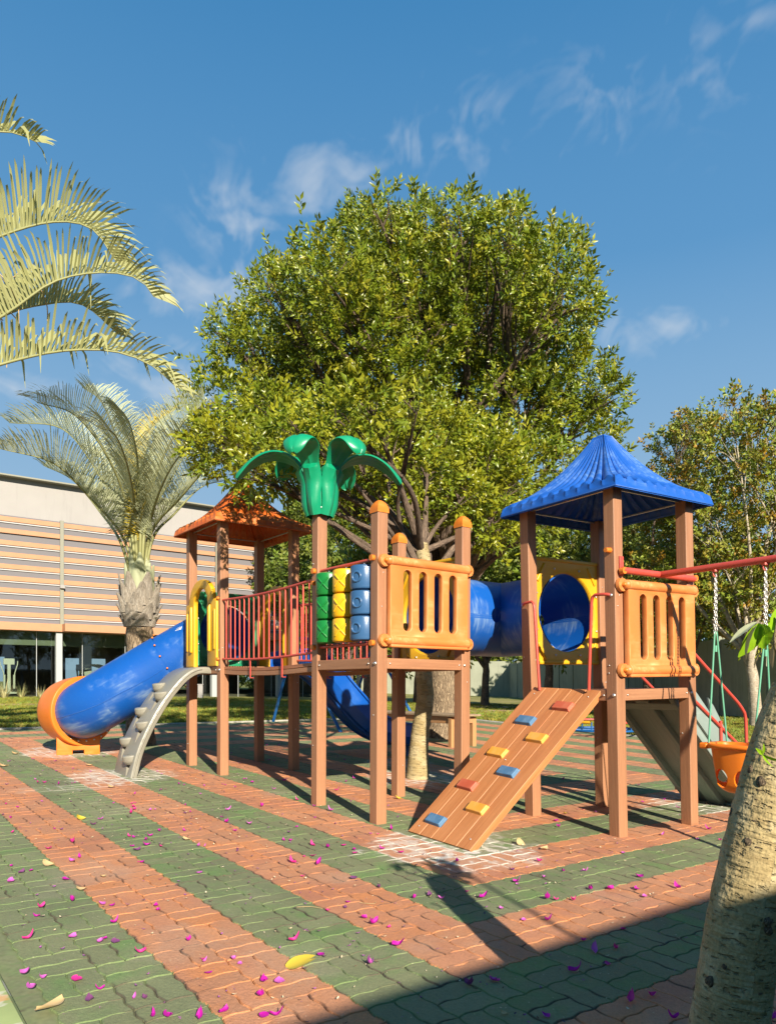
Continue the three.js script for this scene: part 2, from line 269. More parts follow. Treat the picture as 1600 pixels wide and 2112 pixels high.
// ---------------------------------------------------------------- the paved yard: rubber paving blocks in nested green and brick-red bands
const WAVE = 0.0055, CELL = 0.255, wv = (t) => WAVE * Math.sin(2 * Math.PI * t / (CELL / 2));
const G0A = -0.535 - 2 * CELL * 5, G0B = -1.76 - 2 * CELL * 5;              // outer corner of the pattern grid
const dOut = (a, b) => Math.min(a - G0A, b - G0B, PAVE_A1 - a, PAVE_B1 - b);
const bandAt = (a, b) => Math.floor(dOut(a, b) / (2 * CELL) + 1e-6);
const residues = [[0.02, -0.86, 0.62, 0.52, 1.0], [0.05, -1.30, 0.45, 0.30, 0.7], [-1.02, 3.80, 0.55, 0.62, 1.0], [-0.95, 6.5, 0.62, 0.75, 0.9], [2.02, 1.95, 0.55, 0.6, 1.0], [3.55, -0.85, 0.65, 0.5, 0.8], [5.9, 5.9, 0.5, 0.5, 0.7], [2.7, 3.2, 0.5, 0.5, 0.55], [-1.7, 3.2, 0.6, 0.25, 0.3]];
function pavingColour(a, b, fineSeed) {
  const aw = a - wv(b) * 1, bw = b - wv(a) * 1, band = Math.max(0, bandAt(aw, bw)), red = band % 2 !== 0;
  const i = Math.floor((aw - G0A) / CELL), j = Math.floor((bw - G0B) / CELL), across = ((i + j) & 1) === 0;
  const fa = ((aw - G0A) / CELL) - i, fb = ((bw - G0B) / CELL) - j, half = across ? Math.floor(fb * 2) : Math.floor(fa * 2);
  const da = Math.min(fa, 1 - fa) * CELL, db = Math.min(fb, 1 - fb) * CELL, dh = across ? Math.abs(fb - 0.5) * CELL : Math.abs(fa - 0.5) * CELL, joint = Math.min(da, db, dh);
  const tone = hash2(i * 2 + half, j * 2 + (across ? 1 : 0), 77), t2 = hash2(i * 2 + half, j, 78);
  const n = fbm(a * 9, b * 9, 3, 4), n2 = fbm(a * 2.2, b * 2.2, 31, 4), g = vnoise(a * 260, b * 260, fineSeed), g2 = vnoise(a * 120, b * 120, fineSeed + 5);
  const fresh = red ? [0.58, 0.222, 0.082] : [0.136, 0.232, 0.070], dusty = red ? [0.50, 0.228, 0.118] : [0.196, 0.212, 0.104], dull = red ? [0.415, 0.166, 0.090] : [0.142, 0.162, 0.080];
  let c = lerp3(dusty, dull, clamp((n2 - 0.4) * 2.2 + (tone - 0.5) * 0.5)); c = lerp3(c, fresh, clamp((n - 0.52) * 1.6 + (t2 > 0.86 ? 0.5 : 0)));
  c = lerp3(c, fresh, sstep(0.012, 0.002, joint) * (red ? 0.7 : 0.42));
  const grit = sstep(0.50, 0.66, fbm(a * 5 + 3, b * 5, 91, 4)) * sstep(0.011, 0.003, Math.min(across ? da : db, joint)); c = lerp3(c, [0.085, 0.055, 0.045], grit * 0.8);
  c = mul(c, (0.84 + 0.18 * tone) * (0.78 + 0.26 * g + 0.18 * g2));
  let w = 0; for (const r of residues) { const q = ((a - r[0]) / r[2]) ** 2 + ((b - r[1]) / r[3]) ** 2; if (q < 4) w += r[4] * sstep(1.5, 0.35, q + (n - 0.5) * 1.7 + (fbm(a * 4, b * 4, 63, 3) - 0.5) * 1.2); }
  if (w > 0) { const film = clamp(w * (0.12 + 0.85 * sstep(0.42, 0.66, fbm(a * 14, b * 14, 41, 4))) * 0.62), line = clamp(w * 1.5) * sstep(0.019, 0.003, joint) * (0.55 + 0.6 * n); c = lerp3(c, [0.62, 0.58, 0.51], clamp(Math.max(film, line))); }
  const dust = sstep(0.60, 0.78, fbm(a * 1.7 + 9, b * 1.7, 55, 5)) * 0.22; c = lerp3(c, [0.40, 0.33, 0.25], dust * (0.4 + g));
  const fleck = hash2(Math.floor(a * 210), Math.floor(b * 210), 5); if (fleck > 0.9985) c = lerp3(c, fleck > 0.9993 ? [0.62, 0.55, 0.40] : [0.34, 0.12, 0.30], 0.8);
  return c;
}
{
  const A0 = -3.2, B0 = -4.4, S1 = 10.24, A2 = -3.3, B2 = -4.5, S2 = 15.4;
  const t1 = tex(2048, 2048, (u, v) => pavingColour(A0 + u * S1, B0 + v * S1, 3), { wrapping: THREE.ClampToEdgeWrapping }), t2 = tex(1024, 1024, (u, v) => pavingColour(A2 + u * S2, B2 + v * S2, 3), { wrapping: THREE.ClampToEdgeWrapping });
  t1.matrixAutoUpdate = t2.matrixAutoUpdate = true;
  t1.repeat.set(1 / S1, 1 / S1); t1.offset.set(-A0 / S1, -B0 / S1); t2.repeat.set(1 / S2, 1 / S2); t2.offset.set(-A2 / S2, -B2 / S2);
  const gb = grain.clone(); gb.repeat.set(2.2, 2.2);
  M.paver_near = new THREE.MeshPhysicalMaterial({ map: t1, roughness: 0.86, bumpMap: gb, bumpScale: 0.004 });
  M.paver_far = new THREE.MeshPhysicalMaterial({ map: t2, roughness: 0.86 });
  // local axes of the yard: x along a, z along -b, y up from the sloping plane
  const P = (a, b) => { const [x, Z] = ab(a, b); return V(x, -0.0221 * x + 0.0274 * (Z - 6.5), -Z); };
  const o = P(0, 0), ex = P(1, 0).sub(o).normalize(), ez = P(0, -1).sub(o).normalize(), ey = ez.clone().cross(ex).normalize(); ez.copy(ex).cross(ey);
  const yard = new THREE.Group(); yard.name = 'paving'; yard.matrixAutoUpdate = true; yard.position.copy(o); yard.quaternion.setFromRotationMatrix(new THREE.Matrix4().makeBasis(ex, ey, ez)); yard.userData.kind = 'structure'; scene.add(yard);
  YARD.copy(new THREE.Matrix4().compose(yard.position, yard.quaternion, V(1, 1, 1)));
  part('paving_bed', uvPlan(new THREE.BoxGeometry(PAVE_A1 - PAVE_A0 + 0.4, 0.08, PAVE_B1 - PAVE_B0).translate((PAVE_A0 + PAVE_A1) / 2 - 0.2, -0.052, -(PAVE_B0 + PAVE_B1) / 2)), M.paver_far, yard);
  function paver(a0, a1, b0, b1, na, nb, lift, tilt) {
    const pts = []; // outline on wavy lines, counter-clockwise seen from above (a right, b up)
    const add = (a, b) => pts.push([a + wv(b), b + wv(a)]);
    for (let i = 0; i < na; i++) add(mix(a0, a1, i / na), b0); for (let i = 0; i < nb; i++) add(a1, mix(b0, b1, i / nb));
    for (let i = 0; i < na; i++) add(mix(a1, a0, i / na), b1); for (let i = 0; i < nb; i++) add(a0, mix(b1, b0, i / nb));
    const ca = (a0 + a1) / 2, cb = (b0 + b1) / 2, inset = (p, d) => [clamp(p[0], a0 + wv(p[1]) + d, a1 + wv(p[1]) - d), clamp(p[1], b0 + wv(p[0]) + d, b1 + wv(p[0]) - d)];
    const top = pts.map((p) => inset(p, 0.0055)), edge = pts.map((p) => inset(p, 0.0020)), n = pts.length, pos = [], uv = [];
    const put = (p, y) => { pos.push(p[0] - ca, y + tilt[0] * (p[0] - ca) + tilt[1] * (p[1] - cb), -(p[1] - cb)); uv.push(p[0], p[1]); };
    for (let i = 0; i < n; i++) { const k = (i + 1) % n; put([ca, cb], lift); put(top[i], lift); put(top[k], lift); put(top[i], lift); put(edge[i], lift - 0.0068); put(edge[k], lift - 0.0068); put(top[i], lift); put(edge[k], lift - 0.0068); put(top[k], lift); }
    const g = new THREE.BufferGeometry(); g.setAttribute('position', new THREE.Float32BufferAttribute(pos, 3)); g.setAttribute('uv', new THREE.Float32BufferAttribute(uv, 2)); g.computeVertexNormals(); return [g, ca, cb];
  }
  const R = rng(5), all = [];
  const ni = Math.round((PAVE_A1 - G0A) / CELL), nj = Math.round((PAVE_B1 - G0B) / CELL);
  for (let i = 0; i < ni; i++) for (let j = 0; j < nj; j++) for (let h = 0; h < 2; h++) {
    const a = G0A + i * CELL, b = G0B + j * CELL, c = CELL / 2, across = ((i + j) & 1) === 0;
    const r = across ? [a, a + CELL, b + h * c, b + (h + 1) * c] : [a + h * c, a + (h + 1) * c, b, b + CELL];
    const lift = (R() - 0.5) * 0.0024, tilt = [(R() - 0.5) * 0.014, (R() - 0.5) * 0.014], [x, Z] = ab((r[0] + r[1]) / 2, (r[2] + r[3]) / 2);
    const px = 800 + FOC * x / Z, py = HOR + FOC * (EYE - gy(x, Z)) / Z, vis = Z > 0.6 && px > -60 && px < 1660 && py < 2200;
    if (!vis && (Z < 0.3 || Math.abs(x) > 12)) continue;
    all.push({ r, lift, tilt, Z, vis, x });
  }
  all.sort((p, q) => (q.vis - p.vis) || p.Z - q.Z);
  const rest = [[], []];
  all.forEach((p, k) => {
    const near = p.r[1] < A0 + S1 - 0.05 && p.r[3] < B0 + S1 - 0.05, fine = p.Z < 8, wide = p.r[1] - p.r[0] > 0.2;
    const [g, ca, cb] = paver(...p.r, wide ? (fine ? 12 : 6) : (fine ? 6 : 3), wide ? (fine ? 6 : 3) : (fine ? 12 : 6), p.lift, p.tilt);
    if (k < 300) { const m = part('paver', g, M.paver_near, yard); m.position.set(ca, 0, -cb); } else rest[near ? 0 : 1].push(g.translate(ca, 0, -cb));
  });
  rest.forEach((r, k) => { if (r.length) part('paver_field', r, k ? M.paver_far : M.paver_near, yard).userData.kind = 'stuff'; });
}
function uvPlan(g) { g = flat(g); const p = g.attributes.position, uv = g.attributes.uv; for (let i = 0; i < p.count; i++) uv.setXY(i, p.getX(i), -p.getZ(i)); return g; }
// ---------------------------------------------------------------- kerbs round the yard
{
  const kmap = tex(512, 512, (u, v) => { const n = fbm(u * 8, v * 8, 6, 5, 8), w = sstep(0.58, 0.64, fbm(u * 9, v * 9, 17, 5, 9)) * 0.7, o = sstep(0.62, 0.70, fbm(u * 8, v * 8, 27, 5, 8)); return lerp3(lerp3(mul([0.30, 0.36, 0.14], 0.75 + 0.5 * n), [0.60, 0.56, 0.46], w), [0.58, 0.28, 0.075], o * 0.7); });
  M.kerb_green = new THREE.MeshPhysicalMaterial({ map: kmap, roughness: 0.85 });
  M.kerb_grey = new THREE.MeshPhysicalMaterial({ map: tex(256, 256, (u, v) => mul([0.34, 0.32, 0.27], 0.7 + 0.6 * fbm(u * 10, v * 10, 4, 4, 10))), roughness: 0.9 });
  const kerb = (a0, b0, a1, b1, w, up, m, label) => { const pts = [], n = Math.ceil(Math.hypot(a1 - a0, b1 - b0) / 0.8), gs = []; for (let i = 0; i <= n; i++) { const [x, Z] = ab(mix(a0, a1, i / n), mix(b0, b1, i / n)); pts.push(V(...onGround(x, Z))); }
    const dir = pts[n].clone().sub(pts[0]).normalize(), side = V(0, 1, 0).cross(dir).normalize(), prof = [[-w / 2, -0.2], [-w / 2, up - 0.015], [-w / 2 + 0.015, up], [w / 2 - 0.015, up], [w / 2, up - 0.015], [w / 2, -0.2]];
    gs.push(sheet((u, v) => { const k = u * n, q = pts[Math.round(k)], s = v * 5, i = Math.min(4, Math.floor(s)), f = s - i, x = mix(prof[i][0], prof[i + 1][0], f), y = mix(prof[i][1], prof[i + 1][1], f); return [q.x + side.x * x, q.y + y, q.z + side.z * x]; }, n, 5, [Math.hypot(a1 - a0, b1 - b0), 0.5]));
    structure('kerb', toCreasedNormals(gs[0], 0.5), m, label); };
  kerb(PAVE_A0 - 0.21, PAVE_B0 - 4, PAVE_A0 - 0.21, PAVE_B1, 0.2, 0.022, M.kerb_green, 'pale green painted kerb with worn orange patches beside the paving');
  kerb(PAVE_A0, PAVE_B1 + 0.07, PAVE_A1, PAVE_B1 + 0.07, 0.12, 0.03, M.kerb_grey, 'thin grey kerb between the paving and the far lawn');
  kerb(PAVE_A1 + 0.07, PAVE_B0, PAVE_A1 + 0.07, PAVE_B1, 0.12, 0.03, M.kerb_grey, 'thin grey kerb on the right edge of the paving');
}
// ---------------------------------------------------------------- bare earth paths across the lawn
{
  M.earth = new THREE.MeshPhysicalMaterial({ map: tex(512, 512, (u, v) => { const n = fbm(u * 9, v * 9, 3, 5, 9), g = vnoise(u * 200, v * 200, 5, 200); return mul(lerp3([0.42, 0.235, 0.145], [0.50, 0.36, 0.23], n), 0.75 + 0.4 * g); }, { rep: [0.3, 0.3] }), roughness: 0.95 });
  const strip = (pts, w) => { const c = curve(pts.map(([x, Z]) => V(x, 0, Z))), n = 60; return sheet((u, v) => { const p = c.getPointAt(u), t = c.getTangentAt(u), k = (v - 0.5) * w * (0.8 + 0.5 * fbm(u * 30, v * 3, 9, 3)), x = p.x - t.z * k, Z = p.z + t.x * k; return [x, gy(x, Z) + 0.05 - 0.03 * Math.abs(2 * v - 1), -Z]; }, n, 6, [40, w]); };
  structure('earth_path', strip([[-26, 19], [-14, 22.5], [-8, 24.5], [-3, 26.5], [4, 30], [9, 36]], 1.7), M.earth);
  structure('worn_earth', strip([[1.5, 24], [5, 26.5], [8.5, 27], [12, 23]], 2.6), M.earth);
}
// grass tufts standing in the lawn
{
  const R = rng(17), pos = [], idx = [], nb = 9;
  for (let k = 0; k < nb; k++) { const a = R() * 6.28, r = R() * 0.05, l = 0.04 + R() * 0.055, w = 0.0045, x = Math.cos(a) * r, z = Math.sin(a) * r, dx = Math.cos(a + R()) * l * 0.6, dz = Math.sin(a + R()) * l * 0.6, q = pos.length / 3; pos.push(x - w, 0, z, x + w, 0, z, x + dx * 0.5 - w * 0.6, l * 0.7, z + dz * 0.5, x + dx * 0.5 + w * 0.6, l * 0.7, z + dz * 0.5, x + dx, l, z + dz); idx.push(q, q + 1, q + 2, q + 1, q + 3, q + 2, q + 2, q + 3, q + 4); }
  const g = new THREE.BufferGeometry(); g.setAttribute('position', new THREE.Float32BufferAttribute(pos, 3)); g.setIndex(idx); g.computeVertexNormals();
  const N = 52000, im = new THREE.InstancedMesh(g, M.grass_blade, N), m = new THREE.Matrix4(), q = new THREE.Quaternion(), c = new THREE.Color(); let n = 0;
  for (let t = 0; t < 400000 && n < N; t++) {
    const Z = 12 + Math.pow(R(), 1.6) * 22, x = (R() * 2 - 1) * 0.58 * Z, [a, b] = toAB(x, Z); if (a < PAVE_A1 + 0.15 && b < PAVE_B1 + 0.15 && a > PAVE_A0 - 0.3) continue;
    const dry = fbm(x * 0.7 + 30, Z * 0.7, 3, 3); if (R() > 1.5 - dry * 1.6) continue;
    const s = 0.6 + R() * 0.9; m.compose(V(...onGround(x, Z, 0)), q.setFromAxisAngle(V(0, 1, 0), R() * 6.28), V(s * 1.5, s, s * 1.5)); im.setMatrixAt(n, m); c.setRGB(0.7 + R() * 0.7, 0.8 + R() * 0.4, 0.6 + R() * 0.6); im.setColorAt(n, c); n++;
  }
  im.count = n; im.name = 'grass'; im.userData.kind = 'stuff'; im.userData.label = 'short patchy grass of the lawn beyond the paving'; shadowed(im); scene.add(im);
}

// ================================================================ THE PLAY STRUCTURE
// tower frames: u along e1 (right and away), y up, w toward the photographer's right; the front post stands at u = w = 0
const TW = { L: { x: -2.027, Z: 9.058, th: 36.5, lean: 0 }, M: { x: -0.097, Z: 6.454, th: 37.0, lean: -0.004 }, R: { x: 1.907, Z: 6.161, th: 34.1, lean: 0.019 } };
for (const k in TW) { const t = TW[k]; t.q = new THREE.Quaternion().setFromAxisAngle(V(0, 0, 1), t.lean).multiply(new THREE.Quaternion().setFromAxisAngle(V(0, 1, 0), t.th * Math.PI / 180)); t.base = gy(t.x, t.Z); }
// heights inside a tower are measured from the level y = 0 of the camera's world, so that decks line up; the group sits at the tower's foot
function towerThing(k, name, label, category, group) { const t = TW[k], o = thing(name, label, category, [t.x, t.base, -t.Z], 0, group); o.quaternion.copy(t.q); const inner = { o, y: (h) => h - t.base }; return inner; }
function inTower(k, u, y, w) { const t = TW[k]; return V(u, y - t.base, w).applyQuaternion(t.q).add(V(t.x, t.base, -t.Z)); }
const PW = 0.11, SP = 0.985;
const POSTS = [[0, 0], [1, 0], [0, 1], [1, 1]].map(([i, j]) => [i * SP + PW / 2, -j * SP - PW / 2]);      // front, right, left, back
const BOLT = (x, y, z, r = 0.014, ax = 'w') => { const g = new THREE.SphereGeometry(r, 10, 6, 0, Math.PI * 2, 0, Math.PI / 2); if (ax === 'w') g.rotateX(Math.PI / 2); else g.rotateZ(Math.PI / 2); return g.translate(x, y, z); };
// square post with softened edges, top at h
function post(t, i, top) { const [u, w] = POSTS[i], [p] = [t.o.localToWorld ? inTowerLocalGround(t, u, w) : 0], h = top - p; return part('post', beam(PW, h, PW, u, t.y(p + h / 2), w, 'y', 0.009), M.post_brown, t.o); }
function plugs(t, seed) { const R = rng(seed); for (let i = 0; i < 4; i++) { const [u, w] = POSTS[i]; for (let k = 0; k < 4; k++) { const y = 0.35 + R() * 2.1; part('screw', k & 1 ? BOLT(u - PW / 2 - 0.0005, t.y(y), w + (R() - 0.5) * 0.05, 0.006, 'u').scale(1, 1, 1) : BOLT(u + (R() - 0.5) * 0.05, t.y(y), w + PW / 2 - 0.001, 0.006), M.steel, t.o); } } }
function inTowerLocalGround(t, u, w) { const v = V(u, 0, w).applyQuaternion(t.o.quaternion); return gy(t.o.position.x + v.x, -(t.o.position.z + v.z)) - 0.05; }
function capGeo(u, y, w) { // domed cap: square at the rim, barrel-vaulted above
  const s = PW / 2 + 0.006; return toCreasedNormals(sheet((a, b) => { const th = a * Math.PI * 2, k = b < 0.25 ? 0 : (b - 0.25) / 0.75, c = Math.cos(th), sn = Math.sin(th), sq = 1 / Math.max(Math.abs(c), Math.abs(sn)), r = s * mix(sq, 1.0, k * 0.9) * Math.cos(k * Math.PI / 2), yy = b < 0.25 ? -0.012 + b * 0.12 : 0.018 + Math.sin(k * Math.PI / 2) * 0.085; return [u + c * r * (b < 0.25 ? 1 : 1), y + yy, w + sn * r]; }, 32, 12), 0.7);
}
function deck(t, h, sides = [0, 1, 2, 3]) { // beams between the posts and the boards of the floor
  const c = SP + PW / 2 - 0.0, len = SP - PW, mid = (SP + PW) / 2, y = h - 0.048, b = [];
  for (const s of sides) {
    const g = s === 0 ? beam(len, 0.094, 0.045, mid, t.y(y), -0.028, 'x') : s === 1 ? beam(0.045, 0.094, len, 0.028, t.y(y), -mid, 'z') : s === 2 ? beam(len, 0.094, 0.045, mid, t.y(y), -SP - PW + 0.028, 'x') : beam(0.045, 0.094, len, SP + PW - 0.028, t.y(y), -mid, 'z');
    part('deck_beam', g, M.post_brown, t.o);
  }
  const n = 8, wd = (SP - 0.01) / n; for (let i = 0; i < n; i++) part('deck_board', beam(SP - 0.05, 0.028, wd - 0.006, mid, t.y(h - 0.016), -0.066 - (i + 0.5) * (wd - 0.0025) - 0.01, 'x'), M.deck_brown, t.o);
  for (const u of [PW + 0.03, SP - 0.03]) part('bolt', BOLT(u, t.y(y), -0.0045, 0.009), M.steel, t.o);
  for (const w of [-PW - 0.03, -SP + 0.03]) part('bolt', BOLT(0.0045, t.y(y), w, 0.009, 'u'), M.steel, t.o);
  part('bolt', BOLT(0.001, t.y(y), -0.03, 0.017, 'u'), M.steel, t.o); part('bolt', BOLT(SP + 0.03, t.y(y), 0.001, 0.015), M.steel, t.o);
}
// tent roof with a concave slope, moulded flutes and a scalloped valance
function tentRoof(t, eave, mat, half = 0.655, rise = 0.605, nf = 10) {
  const c = (SP + PW) / 2, N = nf * 8, K = 26, gs = [];
  const surf = (side, thick, y0) => sheet((a, b) => {
    // a across the side -1..1, b from the valance foot to the peak
    const s = a * 2 - 1; let r, y, f = 0;
    if (b < 0.12) { const k = b / 0.12; r = half + 0.018 * (1 - k) ; y = -0.075 * (1 - k); }
    else { const k = (b - 0.12) / 0.88; r = mix(half - 0.004, 0.055, 1 - Math.pow(1 - k, 1.0)); y = rise * (0.36 * k + 0.64 * Math.pow(k, 2.1)); const ph = Math.abs(Math.sin((s * 0.5 + 0.5) * nf * Math.PI)); f = (Math.pow(ph, 0.5) - 0.55) * 0.062 * (1 - 0.74 * k); f *= sstep(1.0, 0.955, Math.abs(s)); r -= (1 - Math.pow(ph, 0.5)) * 0.042 * sstep(0.09, 0.0, k) * sstep(1.0, 0.955, Math.abs(s)); }
    const hip = 0.016 * sstep(0.94, 1.0, Math.abs(s)) * (b > 0.12 ? 1 : 0), scal = b < 0.12 ? 0.010 * (b / 0.12 > 0.45 ? Math.pow(Math.abs(Math.sin((s * 0.5 + 0.5) * nf * Math.PI)), 0.5) : 0) : 0;
    const x = s * r, z = r - scal * 1.0, d = thick; y += f + hip - d; const q = [x * (1 - d * 0.3), y, (z - d * 0.6)];
    const [X, Z] = side === 0 ? [q[0], q[2]] : side === 1 ? [q[2], -q[0]] : side === 2 ? [-q[0], -q[2]] : [-q[2], q[0]];
    return [c + X, t.y(eave + 0.075) + q[1], -c + Z];
  }, N, K + 8, [1, 1]);
  for (let s = 0; s < 4; s++) { gs.push(surf(s, 0)); const inner = surf(s, 0.012); gs.push(inner); }
  gs.push(new THREE.CylinderGeometry(0.066, 0.09, 0.02, 4).rotateY(Math.PI / 4).translate(c, t.y(eave + 0.075 + rise + 0.004), -c));
  // rim closing the edge of the valance
  for (const [w, d, x, z] of [[2 * half + 0.03, 0.02, 0, half], [2 * half + 0.03, 0.02, 0, -half], [0.02, 2 * half + 0.03, half, 0], [0.02, 2 * half + 0.03, -half, 0]]) gs.push(box(w, 0.008, d, c + x * 1.012, t.y(eave), -c + z * 1.012, 0.002));
  const r = part('roof', gs.map((g) => toCreasedNormals(g, 0.7)), mat, t.o);
  for (const [w, d, x, z] of [[SP - PW, 0.03, 0, -SP / 2], [0.03, SP - PW, SP / 2, 0], [SP - PW, 0.03, 0, SP / 2], [0.03, SP - PW, -SP / 2, 0]]) part('roof_rail', box(w < 0.1 ? 0.016 : w, 0.016, d < 0.1 ? 0.016 : d, c + x, t.y(eave + 0.035), -c + z, 0.004), M.steel, t.o);
  return r;
}
// balustrade panel with four slots, a round roll above and below and an ear with a bolt at each corner
function slotPanel(t, yLow, yHigh) {
  const x0 = PW / 2, x1 = SP + PW / 2, s = new THREE.Shape(), W = x1 - x0, H = yHigh - yLow, L = 0.035, B = -0.035;
  s.moveTo(L, B); s.lineTo(W - L, B); s.lineTo(W - L, H + 0.03); s.lineTo(L, H + 0.03); s.closePath();
  for (let i = 0; i < 4; i++) { const cx = W / 2 + (i - 1.5) * 0.178, r = 0.044, y0 = 0.13, y1 = H - 0.115, h = new THREE.Path(); h.absarc(cx, y1, r, 0, Math.PI, false); h.absarc(cx, y0, r, Math.PI, Math.PI * 2, false); h.closePath(); s.holes.push(h); }
  const gs = [extrude(s, 0.058, 0.011, 14).translate(x0, t.y(yLow), 0.006)];
  for (const y of [0.0, H]) {
    gs.push(new THREE.CylinderGeometry(0.043, 0.043, W - 0.075, 18).rotateZ(Math.PI / 2).translate(x0 + W / 2, t.y(yLow) + y, 0.046));
    gs.push(ball(0.043, x0 + 0.0375, t.y(yLow) + y, 0.046, 14), ball(0.043, x1 - 0.0375, t.y(yLow) + y, 0.046, 14));
    for (const x of [x0, x1]) gs.push(new THREE.CylinderGeometry(0.054, 0.058, 0.03, 22).rotateX(Math.PI / 2).translate(x, t.y(yLow) + y, 0.024));
  }
  gs.push(box(W - 0.08, 0.026, 0.075, x0 + W / 2, t.y(yLow) - 0.047, 0.036, 0.01));
  const p = part('slotted_panel', gs.map((g) => toCreasedNormals(g, 0.6)), M.orange_panel, t.o);
  for (const y of [0, H]) for (const x of [x0, x1]) part('bolt', [new THREE.CylinderGeometry(0.017, 0.02, 0.02, 12).rotateX(Math.PI / 2).translate(x, t.y(yLow) + y, 0.048), BOLT(x, t.y(yLow) + y, 0.056, 0.016)], M.orange_cap, p);
  return p;
}
// square panel with a round mouth and raised slashes in its corners; along: 'w' lies across u = const, 'u' across w = const
function mouthPanel(t, yLow, yHigh, yc, rad, at, along, mat, sign) {
  const W = SP - 0.09, s = new THREE.Shape(); s.moveTo(-W / 2, yLow); s.lineTo(W / 2, yLow); s.lineTo(W / 2, yHigh); s.lineTo(-W / 2, yHigh); s.closePath();
  const h = new THREE.Path(); h.absarc(0, yc, rad, 0, Math.PI * 2, true); s.holes.push(h);
  const gs = [extrude(s, 0.05, 0.008, 30).translate(0, 0, -0.025)];
  for (const sx of [-1, 1]) for (const sy of [-1, 1]) for (const face of [-1, 1]) { const g = new RoundedBoxGeometry(0.035, 0.20, 0.022, 2, 0.01).rotateZ(sx * sy * 0.55).translate(sx * (W / 2 - 0.095), sy > 0 ? yHigh - 0.15 : yLow + 0.13, face * 0.028); gs.push(g); }
  for (const sx of [-1, 1]) for (const y of [yLow + 0.06, yHigh - 0.07]) gs.push(new THREE.CylinderGeometry(0.04, 0.04, 0.055, 16).rotateX(Math.PI / 2).translate(sx * (W / 2 + 0.02), y, 0.0));
  gs.push(box(W, 0.035, 0.075, 0, yHigh - 0.02, 0, 0.012), box(W, 0.035, 0.075, 0, yLow + 0.02, 0, 0.012));
  const ring = new THREE.TorusGeometry(rad + 0.012, 0.022, 8, 44).translate(0, yc, 0); gs.push(ring);
  const bolts = []; for (let i = 0; i < 8; i++) { const a = i / 8 * 6.283 + 0.39; for (const f of [-1, 1]) bolts.push(ball(0.012, Math.cos(a) * (rad + 0.06), yc + Math.sin(a) * (rad + 0.06), f * 0.027, 8)); }
  const mid = (SP + PW) / 2, place = (g) => { g.translate(0, t.y(0), 0); if (along === 'w') g.rotateY(Math.PI / 2).translate(at, 0, -mid); else g.translate(mid, 0, at); return g; };
  const p = part('tunnel_panel', gs.map((g) => toCreasedNormals(place(g), 0.6)), mat, t.o);
  part('bolts', bolts.map(place), M.steel, p);
  return p;
}
// arched doorway panel
function archPanel(t, base, at, mat) {
  const W = SP - PW + 0.09, s = new THREE.Shape(), sh = 0.79, top = 1.105, o = 0.215, os = 0.78;
  s.moveTo(-W / 2, 0); s.lineTo(-o, 0); s.lineTo(-o, os); s.absarc(0, os, o, Math.PI, 0, true); s.lineTo(o, 0); s.lineTo(W / 2, 0); s.lineTo(W / 2, sh); s.bezierCurveTo(W / 2 - 0.03, sh + 0.04, W / 2 - 0.07, sh + 0.01, W / 2 - 0.1, sh + 0.03); s.bezierCurveTo(W / 2 - 0.13, top - 0.08, 0.16, top, 0, top); s.bezierCurveTo(-0.16, top, -W / 2 + 0.13, top - 0.08, -W / 2 + 0.1, sh + 0.03); s.bezierCurveTo(-W / 2 + 0.07, sh + 0.01, -W / 2 + 0.03, sh + 0.04, -W / 2, sh); s.closePath();
  const gs = [extrude(s, 0.06, 0.012, 20)];
  for (const sx of [-1, 1]) { gs.push(box(0.06, 0.60, 0.05, sx * (o + 0.075), 0.48, 0.062, 0.02), box(0.05, 0.5, 0.03, sx * (W / 2 - 0.05), 0.45, 0.058, 0.014)); }
  const mid = (SP + PW) / 2;
  return part('arch_panel', gs.map((g) => toCreasedNormals(g.rotateY(-Math.PI / 2).translate(at, t.y(base), -mid), 0.6)), mat, t.o);
}
const DECK_LM = 1.446, DECK_R = 1.172, EAVE_L = 3.19, EAVE_R = 2.815;
// ---------------------------------------------------------------- left tower under the orange roof
{
  const t = towerThing('L', 'play_tower', 'brown play tower under the orange tent roof with yellow arches', 'play tower');
  for (let i = 0; i < 4; i++) post(t, i, EAVE_L + 0.05);
  deck(t, DECK_LM); plugs(t, 1); tentRoof(t, EAVE_L, M.orange_roof);
  archPanel(t, DECK_LM, 0.03, M.yellow); archPanel(t, DECK_LM, SP + PW - 0.02, M.yellow);
  const g = mouthPanel(t, DECK_LM + 0.02, DECK_LM + 1.02, 1.93, 0.385, -SP - PW / 2, 'u', M.green_panel); g.userData.label = 'green panel with the round mouth of the tube slide';
  for (const y of [1.07, 0.33]) part('bolt_cap', new THREE.CylinderGeometry(0.018, 0.02, 0.03, 12).rotateZ(Math.PI / 2).translate(-0.012, t.y(EYE + y), -PW / 2), M.orange_cap, t.o);
}
